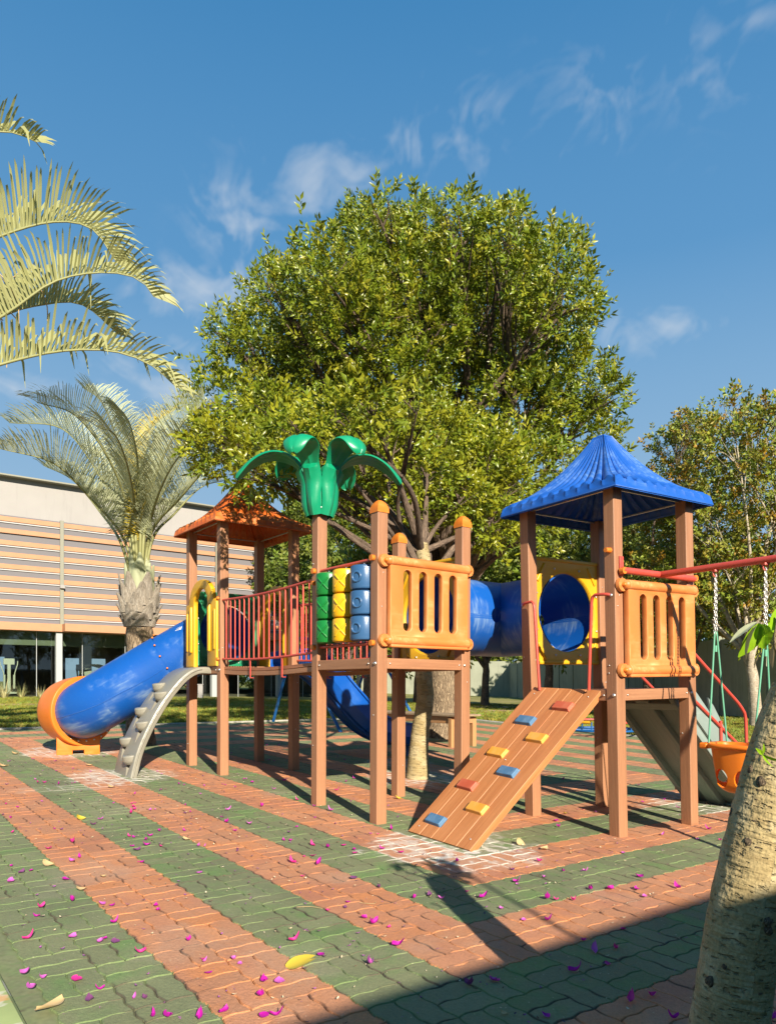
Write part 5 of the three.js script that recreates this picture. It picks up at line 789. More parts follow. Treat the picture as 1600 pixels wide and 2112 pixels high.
// ---------------------------------------------------------------- palms
// one frond: an arching midrib with folded leaflets in two rows
function frond(pts, { n = 60, L = 0.5, w = 0.022, lift = 0.75, droop = 0.25, r = 0.016, from = 0.18, dry = 0, seed = 1, upv = V(0, 1, 0) }) {
  const c = curve(pts), R = rng(seed), pos = [], idx = [], rib = taper(pts, r, r * 0.18, 26, 6), T = V(0, 0, 0);
  for (let i = 0; i < n; i++) for (const s of [-1, 1]) {
    const k = from + (1 - from) * (i + 0.3 + 0.3 * R()) / n, p = c.getPointAt(Math.min(k, 0.999)), t = c.getTangentAt(Math.min(k, 0.999)), side = t.clone().cross(upv).normalize(), nrm = side.clone().cross(t).normalize(), u = (k - from) / (1 - from);
    const l = L * (0.55 + 0.45 * Math.sin(Math.PI * Math.min(1, 0.18 + u * 0.82))) * (0.9 + 0.2 * R()) * (u > 0.9 ? 0.75 : 1), fw = mix(0.45, 0.85, u);
    const d = side.clone().multiplyScalar(s * mix(0.62, 0.75, u)).addScaledVector(nrm, lift * (1 - 0.5 * u) * (0.85 + 0.3 * R())).addScaledVector(t, fw).normalize();
    const sag = droop * (0.5 + R() * (dry && R() < dry ? 3.4 : 0.9)), q0 = p, q1 = p.clone().addScaledVector(d, l * 0.5).add(V(0, -sag * l * 0.16, 0)), q2 = p.clone().addScaledVector(d, l * 0.8).add(V(0, -sag * l * 0.45, 0)), q3 = p.clone().addScaledVector(d, l * 0.98).add(V(0, -sag * l * 0.85, 0));
    const wd = t.clone().multiplyScalar(w * 0.5 * (0.8 + 0.4 * R())).addScaledVector(nrm, 0.2 * w * s), b = pos.length / 3;
    for (const [q, f] of [[q0, 0.7], [q1, 1], [q2, 0.72], [q3, 0.06]]) { pos.push(q.x - wd.x * f, q.y - wd.y * f, q.z - wd.z * f, q.x + wd.x * f, q.y + wd.y * f, q.z + wd.z * f); }
    for (let j = 0; j < 3; j++) { const a = b + j * 2; idx.push(a, a + 1, a + 2, a + 1, a + 3, a + 2); }
  }
  const g = new THREE.BufferGeometry(); g.setAttribute('position', new THREE.Float32BufferAttribute(pos, 3)); g.setIndex(idx); g.computeVertexNormals(); return [flat(g), flat(rib)];
}
{ // the palm before the slatted building
  const Zp = 12.2, x = (288 - 800) / FOC * Zp, t = thing('palm_tree', 'silvery palm with a stout ringed trunk before the slatted building', 'palm tree', onGround(x, Zp)), g = gy(x, Zp), o = t.position, S = (px, py, dz = 0) => { const q = sight(px, py, Zp + dz); return [q[0] - o.x, q[1] - o.y, q[2] - o.z]; };
  const base = S(287, 1212)[1];
  part('trunk', [taper([[0, -0.1, 0], [0.02, base * 0.5, 0], [0, base * 0.80, 0]], 0.215, 0.205, 30, 20, 0.16, 3, 0.06)], M.bark_rough, t);
  part('crown_bulb', new THREE.LatheGeometry([[0.2, base * 0.74], [0.235, base * 0.79], [0.262, base * 0.85], [0.268, base * 0.90], [0.235, base * 0.97], [0.17, base * 1.05], [0.09, base * 1.12], [0.001, base * 1.13]].map((p) => new THREE.Vector2(...p)), 28), M.bark_palm, t);
  // old leaf bases: overlapping sheaths round the swollen crown
  const sheath = (az, y, h, r, w, out) => sheet((a, b) => { const k = a, ww = w * (1 - Math.pow(k, 1.6) * 0.85) * (b * 2 - 1), rr = r + out * Math.pow(k, 1.5) * 1.0 + 0.03 * (1 - (b * 2 - 1) ** 2), an = az + ww / r; return [Math.cos(an) * rr, y + k * h, Math.sin(an) * rr]; }, 8, 6, [1, 1]);
  const sh = []; const rad = [0.22, 0.242, 0.264, 0.268, 0.25, 0.21, 0.155]; for (let l = 0; l < 7; l++) for (let i = 0; i < 6; i++) part('leaf_base', sheath((i + (l % 2) * 0.5) * 1.0472 + l * 0.2, base * 0.75 + l * base * 0.043, 0.20 + 0.055 * l, rad[l], 0.13, 0.035 + 0.012 * (6 - l) - (l > 4 ? 0.04 : 0)), l > 4 ? M.leaf_palm_grey : M.bark_palm, t);
  const F = [
    [[[255, 1110], [180, 1020, -0.3], [110, 955, -0.8], [0, 925, -1.3]], 0.62, 1], [[[262, 1090], [205, 980, 0.4], [130, 885, 0.8], [20, 872, 1.0]], 0.6, 2], [[[270, 1080], [232, 960, -0.7], [160, 860, -1.5], [78, 830, -2.2]], 0.6, 3], [[[276, 1060], [250, 930, 0.6], [210, 830, 1.2], [172, 800, 1.6]], 0.58, 4],
    [[[286, 1060], [284, 950, -0.5], [270, 880, -1.6], [255, 850, -2.3]], 0.58, 5], [[[292, 1060], [305, 960, 0.8], [322, 890, 1.6], [330, 862, 2.3]], 0.58, 6], [[[298, 1070], [330, 960, -0.3], [372, 880, -0.6], [425, 828, -0.9]], 0.6, 7], [[[304, 1080], [355, 985, 0.5], [405, 900, 0.9], [452, 868, 1.2]], 0.6, 8],
    [[[312, 1100], [370, 1030, -0.6], [430, 965, -1.2], [490, 945, -1.8]], 0.62, 9], [[[316, 1110], [360, 1060, 0.6], [415, 1005, 1.2], [470, 990, 1.8]], 0.58, 10], [[[250, 1120], [210, 1060, 0.9], [150, 990, 1.7], [90, 960, 2.3]], 0.6, 11], [[[290, 1060], [296, 960, 0.2], [318, 880, 0.1], [365, 842, 0.2]], 0.34, 12],
    [[[300, 1080], [320, 1010, 1.2], [345, 950, 2.2], [375, 935, 3.0]], 0.56, 13], [[[270, 1085], [245, 1010, 1.4], [215, 950, 2.4], [180, 930, 3.1]], 0.56, 14], [[[280, 1070], [268, 980, -1.4], [240, 900, -2.4], [200, 880, -3.0]], 0.58, 15], [[[310, 1080], [340, 990, -1.4], [385, 925, -2.4], [430, 910, -3.0]], 0.56, 16]];
  for (const [pts, L, seed] of F) { const P = [[0 + (pts[0][0] - 287) * 0.002, base * 0.98, 0], ...pts.map((p) => S(...p))]; const [g1, g2] = frond(P, { upv: V(0.0, 1, 0.0), n: 105, L: L * 1.35, w: 0.0185, lift: 1.5, droop: 0.35, r: 0.03, from: 0.25, seed }); const f = part('frond', g1, seed === 12 ? M.leaf_yellow : M.leaf_palm_grey, t); part('midrib', g2, M.leaf_palm, f); }
  part('spear', taper([[0, base, 0], [0.03, base + 0.5, 0], [0.06, base + 1.05, 0]], 0.075, 0.01, 12, 8), M.leaf_dry, t);
}
{ // the palm whose fronds reach in from beyond the left edge
  const Zp = 7.6, x = -5.75, t = thing('palm_tree', 'taller palm whose long yellow-green fronds hang into the picture at the upper left', 'palm tree', onGround(x, Zp)), o = t.position, S = (px, py, dz = 0) => { const q = sight(px, py, Zp + dz); return [q[0] - o.x, q[1] - o.y, q[2] - o.z]; }, top = S(0, 700)[1];
  part('trunk', [taper([[0, -0.1, 0], [0.05, top * 0.5, 0], [0, top * 0.95, 0]], 0.22, 0.20, 30, 18, 0.08, 9, 0.06)], M.bark_palm, t);
  const F = [[[[-160, 560, 0], [0, 488, 0.1], [110, 458, 0.2], [190, 472, 0.25], [240, 540, 0.3]], 0.60, 0.05], [[[-170, 735, -0.4], [0, 655, -0.3], [110, 582, -0.2], [210, 562, 0], [285, 575, 0.1], [318, 612, 0.1]], 0.56, 0.12], [[[-180, 760, 0.8], [0, 655, 0.9], [90, 628, 1.0], [170, 628, 1.1], [245, 690, 1.1]], 0.46, 0.04], [[[-170, 800, -0.7], [0, 752, -0.5], [120, 725, -0.4], [230, 724, -0.3], [310, 752, -0.2], [366, 800, -0.2]], 0.46, 0.32], [[[-230, 330, -0.3], [-120, 275, -0.2], [-30, 272, -0.1], [30, 274, 0], [74, 292, 0]], 0.46, 0.15],
    [[[-520, 480, 0], [-700, 420, 0], [-850, 470, 0]], 0.55, 0.1], [[[-480, 450, 1], [-560, 300, 1.8], [-640, 270, 2.6]], 0.55, 0.1], [[[-330, 430, -0.6], [-300, 280, -1.3], [-250, 250, -1.9]], 0.55, 0.1], [[[-520, 650, -0.8], [-700, 640, -1.6], [-820, 720, -2.2]], 0.55, 0.2], [[[-400, 500, 1.4], [-380, 380, 2.4], [-350, 400, 3.2]], 0.55, 0.1]];
  F.forEach(([pts, L, dry], i) => { const P = [[0, top, 0], ...pts.map((p) => S(...p))]; const [g1, g2] = frond(P, { n: i < 5 ? 96 : 50, L: L * 1.35, w: 0.034, lift: 2.1, droop: 0.42, r: 0.026, from: 0.12, dry, seed: 70 + i }); const f = part('frond', g1, M.leaf_palm, t); part('midrib', g2, M.leaf_palm, f); });
  // dead hanging strips caught among the lower fronds
  const R = rng(77), gs = []; for (let i = 0; i < 26; i++) { const p = S(-60 + R() * 110, 540 + R() * 200, (R() - 0.5) * 0.8), a = R() * 6.28, l = 0.15 + R() * 0.3; gs.push(tube([p, [p[0] + Math.cos(a) * l * 0.5, p[1] + 0.05 + R() * 0.08, p[2] + Math.sin(a) * l * 0.5], [p[0] + Math.cos(a) * l, p[1] - 0.12 - R() * 0.15, p[2] + Math.sin(a) * l], [p[0] + Math.cos(a) * l * 1.05, p[1] - 0.3 - R() * 0.2, p[2] + Math.sin(a) * l]], 0.0055, 10, 4)); }
  part('dead_leaflets', gs, M.leaf_dry, t);
}
// ---------------------------------------------------------------- lopped leaning trunk in the right foreground
{
  const Zt = 2.33, x = 0.985, t = thing('lopped_tree', 'lopped leaning trunk with pale ringed bark and fresh shoots in the right foreground', 'tree', onGround(x, Zt)), o = t.position, S = (px, py, dz = 0) => { const q = sight(px, py, Zt + dz); return V(q[0] - o.x, q[1] - o.y, q[2] - o.z); };
  const line = [V(0, -0.12, 0), S(1502, 2112), S(1532, 1900), S(1575, 1700), S(1616, 1540), S(1646, 1460), S(1658, 1428)];
  part('trunk', [taper(line, 0.120, 0.094, 60, 28, 0.035, 21, 0.02), ball(0.093, line[6].x, line[6].y - 0.03, line[6].z, 20).scale(1, 1, 1)], M.bark_smooth, t);
  // scars and lenticels standing proud of the bark
  const c = curve(line), R = rng(44), gs = [];
  for (let i = 0; i < 150; i++) { const k = 0.15 + R() * 0.83, p = c.getPointAt(k), a = R() * Math.PI * 1.5 + 0.4, big = R() < 0.16, rr = mix(0.120, 0.094, k) - 0.001, d = V(Math.cos(a), 0, Math.sin(a)), g = new THREE.IcosahedronGeometry(big ? 0.008 + R() * 0.006 : 0.0025 + R() * 0.003, 1); const P = g.attributes.position; for (let j = 0; j < P.count; j++) { const s = 0.75 + 0.5 * hash2(Math.round(P.getX(j) * 4e3), Math.round(P.getY(j) * 4e3), i); P.setXYZ(j, P.getX(j) * s * (big ? 1.1 : 1.7), P.getY(j) * s * (big ? 1.3 : 0.7), P.getZ(j) * s * 0.7); } g.lookAt(d); gs.push(g.translate(p.x + d.x * rr, p.y, p.z + d.z * rr)); }
  part('bark_scars', gs, M.bark_rough, t);
  const big = (l, w, bend) => sheet((u, v) => { const s = v * 2 - 1, ww = w * Math.pow(Math.sin(Math.PI * Math.pow(mix(0.02, 0.985, u), 0.85)), 0.85); return [s * ww, u * l, -bend * u * u * l + Math.abs(s) * ww * 0.35 + 0.03 * w * Math.sin(u * 26) * Math.abs(s)]; }, 16, 8, [1, 1]);
  const putFacing = (g, p, dir, roll, m) => { const y = dir.clone().normalize(), c0 = V(-(o.x + p.x), EYE - (o.y + p.y), -(o.z + p.z)).normalize(), z = c0.addScaledVector(y, -c0.dot(y)).normalize().applyAxisAngle(y, roll), x = y.clone().cross(z); g.applyMatrix4(new THREE.Matrix4().makeBasis(x, y, z)).translate(p.x, p.y, p.z); return part('shoot_leaf', g, m, t); };
  const put = (g, p, dir, roll, name, m) => { const q = new THREE.Quaternion().setFromUnitVectors(V(0, 1, 0), dir.normalize()).multiply(new THREE.Quaternion().setFromAxisAngle(V(0, 1, 0), roll)); return part(name, g.applyQuaternion(q).translate(p.x, p.y, p.z), m, t); };
  const tip = S(1590, 1285, 0.05), L2 = (px, py, tx, ty, w, bend, roll, m = M.leaf_shoot, dz = 0, tz = 0) => { const a = S(px, py, dz), b = S(tx, ty, dz + tz), d = b.clone().sub(a); putFacing(big(d.length(), w, bend), a, d, roll, m); };
  part('shoot', [taper([line[6], S(1628, 1380, 0.02), S(1606, 1320, 0.04), tip], 0.013, 0.006, 12, 7), taper([line[6], S(1612, 1360, -0.04), S(1598, 1330, -0.06), S(1604, 1270, -0.06)], 0.012, 0.005, 12, 7)], M.bark_smooth, t);
  L2(1574, 1287, 1571, 1338, 0.030, 0.12, 0.25); L2(1566, 1286, 1530, 1356, 0.026, 0.18, -0.55); L2(1560, 1283, 1502, 1320, 0.014, 0.1, 0.9, M.leaf_palm_grey); L2(1582, 1284, 1625, 1292, 0.026, 0.2, 0.3); L2(1560, 1290, 1520, 1350, 0.014, 0.3, 1.2, M.leaf_dry, -0.02); L2(1590, 1290, 1640, 1330, 0.022, 0.2, -0.3, M.leaf_shoot, 0.04); L2(1570, 1345, 1546, 1372, 0.010, 0.3, 1.4, M.leaf_dry); L2(1590, 1300, 1610, 1250, 0.018, 0.2, 0.4, M.leaf_shoot, -0.05); L2(1595, 1330, 1588, 1378, 0.012, 0.1, 0.9, M.leaf_dry, 0.03);
  // more shoots out of the frame's right edge: they cast the leafy shadow on the paving
  const A = line[6].clone(); for (let i = 0; i < 44; i++) { const a = R() * 6.28, e = 0.15 + R() * 1.0, d = V(Math.cos(a) * Math.cos(e) + 0.25, Math.sin(e), Math.sin(a) * Math.cos(e)).normalize(), s = A.clone().add(V(0.08 + R() * 0.16, 0.02 + R() * 0.20, (R() - 0.5) * 0.28)); if ((s.x + o.x + d.x * 0.1) / (-(s.z + o.z) - d.z * 0.1) < 0.545) continue; put(big(0.10 + R() * 0.07, 0.020 + R() * 0.01, 0.2), s, d, R() * 6, 'shoot_leaf', M.leaf_shoot); }
  for (let i = 0; i < 6; i++) part('shoot', taper([A.clone().add(V(0.02, -0.02, 0)), A.clone().add(V(0.10 + R() * 0.1, 0.12, (R() - 0.5) * 0.2)), A.clone().add(V(0.14 + R() * 0.18, 0.24 + R() * 0.08, (R() - 0.5) * 0.36))], 0.009, 0.004, 8, 6), M.bark_smooth, t);
  // tiny shoot on the face of the trunk
  for (const [tx, ty, w] of [[1562, 1546, 0.006], [1588, 1582, 0.006], [1606, 1572, 0.008], [1576, 1538, 0.005]]) { const a = S(1572, 1556, -0.125), b = S(tx, ty, -0.15), d = b.clone().sub(a); put(big(d.length() * 1.1, w, 0.15), a, d, 0.3, 'shoot_leaf', M.leaf_shoot); }
}
// far wood beyond the wall, a mass nobody could count
{
  const R = rng(909), bl = []; for (let i = 0; i < 60; i++) { const x = -20 + R() * 42, Z = 64 + R() * 14; bl.push([x, gy(x, Z) + 1.5 + R() * 4.5, -Z, 2.2 + R() * 1.8]); } for (let i = 0; i < 22; i++) { const Z = 24 + R() * 34, x = 12.5 + (57 - Z) * 0.04 + R() * 5; bl.push([x, gy(x, Z) + 2 + R() * 4, -Z, 1.6 + R() * 1.2]); }
  const o = new THREE.Group(); foliage(o, bl, 9000, spray(8, 0.42, 0.24, 1.0, 77), M.leaf_back, pick([[1, 1, 1], [1.2, 1.1, 0.9], [0.7, 0.8, 0.8]]), 78, { fill: 0.3 }); const im = o.children[0]; im.name = 'distant_wood'; im.userData.label = 'green mass of trees beyond the wall'; scene.add(im);
}

// ================================================================ BUILDINGS, WALL, FURNITURE
{
  const X0 = -16.6, Z0 = 32, g0 = gy(X0, Z0), o = thing('slatted_building', 'two-storey building with orange horizontal slats over a dark glass ground floor', 'building', [X0, g0, -Z0], TH), y = (h) => h - g0, S0 = -14, S1 = 17;
  std('white_wall', { map: tex(512, 512, (u, v) => mul([0.305, 0.290, 0.275], 0.93 + 0.1 * fbm(u * 6, v * 6, 3, 5, 6) - 0.05 * sstep(0.6, 0.8, fbm(u * 30, v * 4, 8, 4))), { rep: [0.25, 0.25] }), roughness: 0.85 });
  std('slat_orange', { map: tex(256, 64, (u, v) => mul([0.40, 0.200, 0.102], 0.9 + 0.2 * fbm(u * 8, v * 3, 3, 4))), roughness: 0.6 });
  std('mullion', { color: col(0.22, 0.215, 0.165), roughness: 0.6 }); std('column_grey', { color: col(0.34, 0.36, 0.36), roughness: 0.55 });
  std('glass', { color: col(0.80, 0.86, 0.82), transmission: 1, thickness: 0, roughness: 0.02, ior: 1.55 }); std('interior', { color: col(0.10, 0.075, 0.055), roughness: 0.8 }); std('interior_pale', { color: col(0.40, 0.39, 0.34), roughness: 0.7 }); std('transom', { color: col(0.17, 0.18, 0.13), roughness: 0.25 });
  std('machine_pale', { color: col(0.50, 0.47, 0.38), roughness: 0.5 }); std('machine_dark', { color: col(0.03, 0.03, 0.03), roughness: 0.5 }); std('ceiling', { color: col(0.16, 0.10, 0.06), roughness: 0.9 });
  std('lit_strip_white', { color: col(0.40, 0.40, 0.40), roughness: 0.6 });  // pale colour standing in for sunlit wall between the slats
  const L = S1 - S0, mid = (S0 + S1) / 2;
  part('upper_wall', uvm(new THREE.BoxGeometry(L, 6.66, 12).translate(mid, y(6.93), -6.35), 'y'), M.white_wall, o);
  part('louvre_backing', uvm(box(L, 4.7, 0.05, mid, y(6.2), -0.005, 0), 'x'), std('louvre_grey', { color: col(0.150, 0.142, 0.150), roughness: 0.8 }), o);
  part('parapet_cap', box(L + 0.1, 0.07, 0.5, mid, y(10.295), -0.2, 0.01), M.mullion, o);
  for (let i = 0; i < 9; i++) { part('slat', uvm(box(L, 0.205, 0.07, mid, y(8.38 - i * 0.509), 0.075, 0.008), 'x'), M.slat_orange, o); if (i !== 1) part('lit_strip', box(L, 0.065, 0.035, mid, y(8.38 - i * 0.509 - 0.136), 0.05, 0.006), M.lit_strip_white, o); }  // white bars below the slats imitate sunlit strips of the wall behind
  const bb = part('fascia_beam', uvm(box(2.45 - S0, 0.34, 0.42, (2.45 + S0) / 2, y(3.78), 0.12, 0.01), 'x'), M.slat_orange, o);
  part('canopy', [uvm(box(S1 - 2.45, 0.34, 0.9, (S1 + 2.45) / 2, y(3.78), 0.36, 0.01), 'x')], M.slat_orange, o);
  for (const s of [-12.9, -5.2, 2.47, 9.84, 16.85]) part('mullion', box(0.16, 4.75, 0.10, s, y(6.2), 0.15, 0.01), M.mullion, o);
  part('lamp_box', box(0.2, 0.16, 0.15, 2.47, y(5.62), 0.25, 0.02), M.white_wall, o);
  for (const s of [-12.9, -5.3, 2.36, 9.7, 13.4, 16.7]) part('column', box(0.26, 3.4, 0.26, s, y(1.93), 0.05, 0.015), M.column_grey, o);
  // ground floor: panes, transom band behind them, room with floor, ceiling, rear wall and piers
  for (let s = S0; s < S1 - 0.1; s += 1.94) { part('pane', new THREE.BoxGeometry(1.92, 3.05, 0.012).translate(s + 0.97, y(2.10), -0.32), M.glass, o); part('pane_joint', box(0.025, 3.05, 0.03, s, y(2.10), -0.31, 0.004), M.column_grey, o); }
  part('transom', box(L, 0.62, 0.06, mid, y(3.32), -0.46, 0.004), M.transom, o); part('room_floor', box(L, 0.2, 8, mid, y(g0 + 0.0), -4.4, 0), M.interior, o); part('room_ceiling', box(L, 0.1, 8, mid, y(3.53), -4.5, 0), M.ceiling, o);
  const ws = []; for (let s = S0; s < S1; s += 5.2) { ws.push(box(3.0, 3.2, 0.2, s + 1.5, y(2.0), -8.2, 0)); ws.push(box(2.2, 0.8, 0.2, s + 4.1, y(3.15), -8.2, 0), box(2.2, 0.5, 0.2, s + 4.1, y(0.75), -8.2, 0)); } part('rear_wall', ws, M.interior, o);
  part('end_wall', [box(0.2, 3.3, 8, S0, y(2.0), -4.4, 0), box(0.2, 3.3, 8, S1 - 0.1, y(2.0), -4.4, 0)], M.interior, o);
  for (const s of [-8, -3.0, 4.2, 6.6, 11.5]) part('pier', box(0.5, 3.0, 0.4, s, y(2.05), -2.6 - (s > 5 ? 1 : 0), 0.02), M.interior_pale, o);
  // exercise machines standing in the room
  const gf = y(g0 + 0.11);
  const e = thing('exercise_machine', 'pale elliptical trainer seen through the glass wall', 'exercise machine', [0, 0, 0]); const ep = V(0.62, gf, -1.5).applyAxisAngle(V(0, 1, 0), TH).add(o.position); e.position.copy(ep); e.rotation.y = TH;
  part('frame', [box(0.14, 1.35, 0.16, 0, 0.75, 0, 0.03), box(0.5, 0.1, 1.5, 0, 0.12, -0.2, 0.03)], M.machine_pale, e); part('console', box(0.46, 0.28, 0.1, 0, 1.52, 0.02, 0.03), M.machine_pale, e);
  for (const s of [-1, 1]) { part('handle', bar([[s * 0.2, 0.3, 0.1], [s * 0.22, 1.0, 0.08], [s * 0.36, 1.42, 0.0], [s * 0.36, 1.55, -0.02]], 0.022, 0.1), M.machine_pale, e); part('arm', cyl(0.05, 0.05, 0.62, s * 0.2, 0.62, 0.1, 10), M.machine_pale, e); part('pedal', box(0.16, 0.06, 0.36, s * 0.2, 0.24, 0.1, 0.02), M.machine_dark, e); }
  const tr = thing('exercise_machine', 'dark curved treadmill seen through the glass beside the grey column', 'exercise machine', [0, 0, 0]); tr.position.copy(V(4.4, gf, -1.7).applyAxisAngle(V(0, 1, 0), TH).add(o.position)); tr.rotation.y = TH + 0.2;
  part('deck', box(1.7, 0.16, 0.7, 0, 0.2, 0, 0.05), M.machine_dark, tr); part('upright', [rod([-0.6, 0.2, 0.3], [-0.75, 1.25, 0.3], 0.04), rod([-0.6, 0.2, -0.3], [-0.75, 1.25, -0.3], 0.04)], M.machine_dark, tr); part('console', [tube([[-0.75, 1.2, -0.35], [-0.5, 1.38, -0.3], [0.0, 1.42, -0.3], [0.5, 1.3, -0.3]], 0.05), tube([[-0.75, 1.2, 0.35], [-0.5, 1.38, 0.3], [0.0, 1.42, 0.3], [0.5, 1.3, 0.3]], 0.05), box(0.12, 0.3, 0.6, -0.74, 1.3, 0, 0.03)], M.machine_dark, tr);
  const cb = thing('exercise_machine', 'tall dark frame of a cable machine at the left end of the glass wall', 'exercise machine', [0, 0, 0]); cb.position.copy(V(-0.6, gf, -3.4).applyAxisAngle(V(0, 1, 0), TH).add(o.position)); cb.rotation.y = TH;
  part('frame', [box(0.1, 2.2, 0.1, -0.9, 1.1, 0, 0.01), box(0.1, 2.2, 0.1, 0.9, 1.1, 0, 0.01), box(1.9, 0.12, 0.1, 0, 2.15, 0, 0.01), box(0.06, 2.0, 0.06, 0, 1.1, 0, 0.01)], M.machine_pale, cb); part('weight_stack', [box(0.3, 0.9, 0.2, -0.7, 0.5, -0.15, 0.01), box(0.3, 0.9, 0.2, 0.7, 0.5, -0.15, 0.01)], M.machine_dark, cb);
  // pale strappy grasses in the bed along the glass
  const R = rng(88);
  [[10, 1442, 1.0], [45, 1440, 0.8], [85, 1441, 0.6], [112, 1438, 0.5], [-30, 1443, 0.9], [150, 1440, 0.45]].forEach(([px, py, s], i) => {
    const [x, Z] = seen(px, py), t = thing('strappy_grass', ['largest pale strappy grass clump at the left edge before the glass', 'second pale strappy grass clump from the left before the glass', 'small pale grass clump below the elliptical trainer', 'small pale grass clump left of the orange exit hood', 'pale grass clump cut by the left edge of the picture', 'smallest pale grass clump behind the orange exit hood'][i], 'plant', onGround(x, Z)), gs = [];
    for (let k = 0; k < 90; k++) { const a = R() * 6.28, l = s * (0.5 + R() * 0.6), q = 0.3 + R() * 0.7, w = 0.016; gs.push(sheet((u, v) => { const r = 0.06 + q * l * 0.75 * u, h = l * (1.25 * u - 0.75 * q * u * u * 1.1), ww = (v - 0.5) * w * (1 - u * 0.9); return [Math.cos(a) * r - Math.sin(a) * ww, h, Math.sin(a) * r + Math.cos(a) * ww]; }, 5, 1)); } part('blades', gs, M.grass_pale, t);
  });
  const bx = thing('utility_box', 'small white utility box standing on the lawn before the glass wall', 'utility box', onGround(...seen(414, 1441))); part('housing', box(0.22, 0.62, 0.18, 0, 0.31, 0, 0.02), M.white_wall, bx); part('lid', box(0.25, 0.04, 0.21, 0, 0.64, 0, 0.01), M.white_wall, bx);
}
// ---------------------------------------------------------------- boundary wall
{
  std('wall_panel', { map: tex(512, 512, (u, v) => mul([0.285, 0.300, 0.225], 0.8 + 0.35 * fbm(u * 5, v * 5, 3, 5, 5) - 0.12 * sstep(0.55, 0.8, fbm(u * 34, v * 3, 9, 4))), { rep: [0.3, 0.3] }), roughness: 0.9 });
  const run = (name, label, pts, H) => { const o = thing(name, label, 'wall', onGround(...pts[0])); for (let k = 0; k + 1 < pts.length; k++) { const [x0, Z0] = pts[k], [x1, Z1] = pts[k + 1], l = Math.hypot(x1 - x0, Z1 - Z0), n = Math.round(l / 2.6), an = Math.atan2(Z1 - Z0, x1 - x0); for (let i = 0; i < n; i++) { const f = (i + 0.5) / n, x = mix(x0, x1, f), Z = mix(Z0, Z1, f), w = l / n; const p = part('wall_panel', uvm(new THREE.BoxGeometry(w - 0.03, H + 0.4, 0.1).translate(0, H / 2 - 0.2, 0)), M.wall_panel, o); p.position.set(x - o.position.x, gy(x, Z) - o.position.y, -Z - o.position.z); p.rotation.y = an; const c = part('pilaster', new THREE.BoxGeometry(0.22, H + 0.5, 0.2).translate(0, H / 2 - 0.15, 0), M.wall_panel, o), xx = mix(x0, x1, i / n), ZZ = mix(Z0, Z1, i / n); c.position.set(xx - o.position.x, gy(xx, ZZ) - o.position.y, -ZZ - o.position.z); c.rotation.y = an; } } };
  run('boundary_wall', 'grey-green panel wall closing the lawn behind the hedge and the trunks', [[-2, 60], [9.3, 57]], 2.7);
  run('boundary_wall', 'long grey-green panel wall running along the right side behind the autumn trees', [[9.3, 57], [11.1, 22], [14.5, 13], [17, 6]], 2.55);
  // chain-link style post line at the hedge
}
// ---------------------------------------------------------------- bench, roundabout and blue swing beyond the towers
{
  std('bench_wood', { map: woodStreak([0.46, 0.22, 0.075], [0.36, 0.19, 0.085]), roughness: 0.6 }); std('bench_top', { map: woodStreak([0.34, 0.24, 0.14], [0.22, 0.155, 0.095]), roughness: 0.75 });
  const p = [1.30, 12.95], g = gy(...p), o = thing('wooden_bench', 'long low wooden bench on the paving beside the two trunks', 'bench', [p[0], g, -p[1]], TH), len = 2.75, h = 0.5;
  for (let i = 0; i < 4; i++) part('top_board', beam(0.152, 0.035, len, (i - 1.5) * 0.157, h + 0.045, -len / 2 + 0.12, 'z'), M.bench_top, o);
  for (const u of [-0.25, 0.25]) part('apron', beam(0.03, 0.12, len - 0.3, u, h - 0.035, -len / 2 + 0.12, 'z'), M.bench_wood, o); for (const w of [0.0, -len + 0.26]) part('apron', beam(0.5, 0.12, 0.03, 0, h - 0.035, w, 'x'), M.bench_wood, o);
  for (const u of [-0.25, 0.25]) for (const w of [-0.02, -len + 0.28]) part('leg', beam(0.085, h + 0.02, 0.085, u, h / 2, w, 'y'), M.bench_wood, o);
}
{
  const [x, Z] = seen(1242, 1516), o = thing('roundabout', 'low roundabout of blue, yellow and red tubes at the far edge of the paving', 'roundabout', onGround(x, Z)), ring = (r, h, t, a0, a1, m, nm) => { const g = new THREE.TorusGeometry(r, t, 8, 30, a1 - a0).rotateZ(a0).rotateX(-Math.PI / 2).translate(0, h, 0); return part(nm, g, m, o); };
  part('hub', cyl(0.05, 0.05, 0.75, 0, 0.375, 0, 14), M.blue_metal, o); ring(0.42, 0.72, 0.02, 0, 6.2832, M.blue_metal, 'hand_ring'); ring(0.80, 0.12, 0.022, 0, 6.2832, M.blue_metal, 'base_ring');
  for (let i = 0; i < 6; i++) { const a = i / 6 * 6.283, c = Math.cos(a), s = Math.sin(a); part('spoke', [rod([0, 0.12, 0], [0.8 * c, 0.12, 0.8 * s], 0.016), rod([0, 0.72, 0], [0.42 * c, 0.72, 0.42 * s], 0.014), rod([0.42 * c, 0.72, 0.42 * s], [0.62 * c, 0.12, 0.62 * s], 0.014)], M.blue_metal, o); }
  const sm = [M.yellow_metal, M.red_metal, M.blue_metal]; for (let i = 0; i < 6; i++) ring(0.80, 0.30, 0.03, i * 1.047 + 0.06, i * 1.047 + 0.98, sm[i % 3], 'seat'); for (let i = 0; i < 6; i++) { const a = i * 1.047 + 0.03; part('seat_post', rod([0.8 * Math.cos(a), 0.12, 0.8 * Math.sin(a)], [0.8 * Math.cos(a), 0.30, 0.8 * Math.sin(a)], 0.014), M.blue_metal, o); }
}
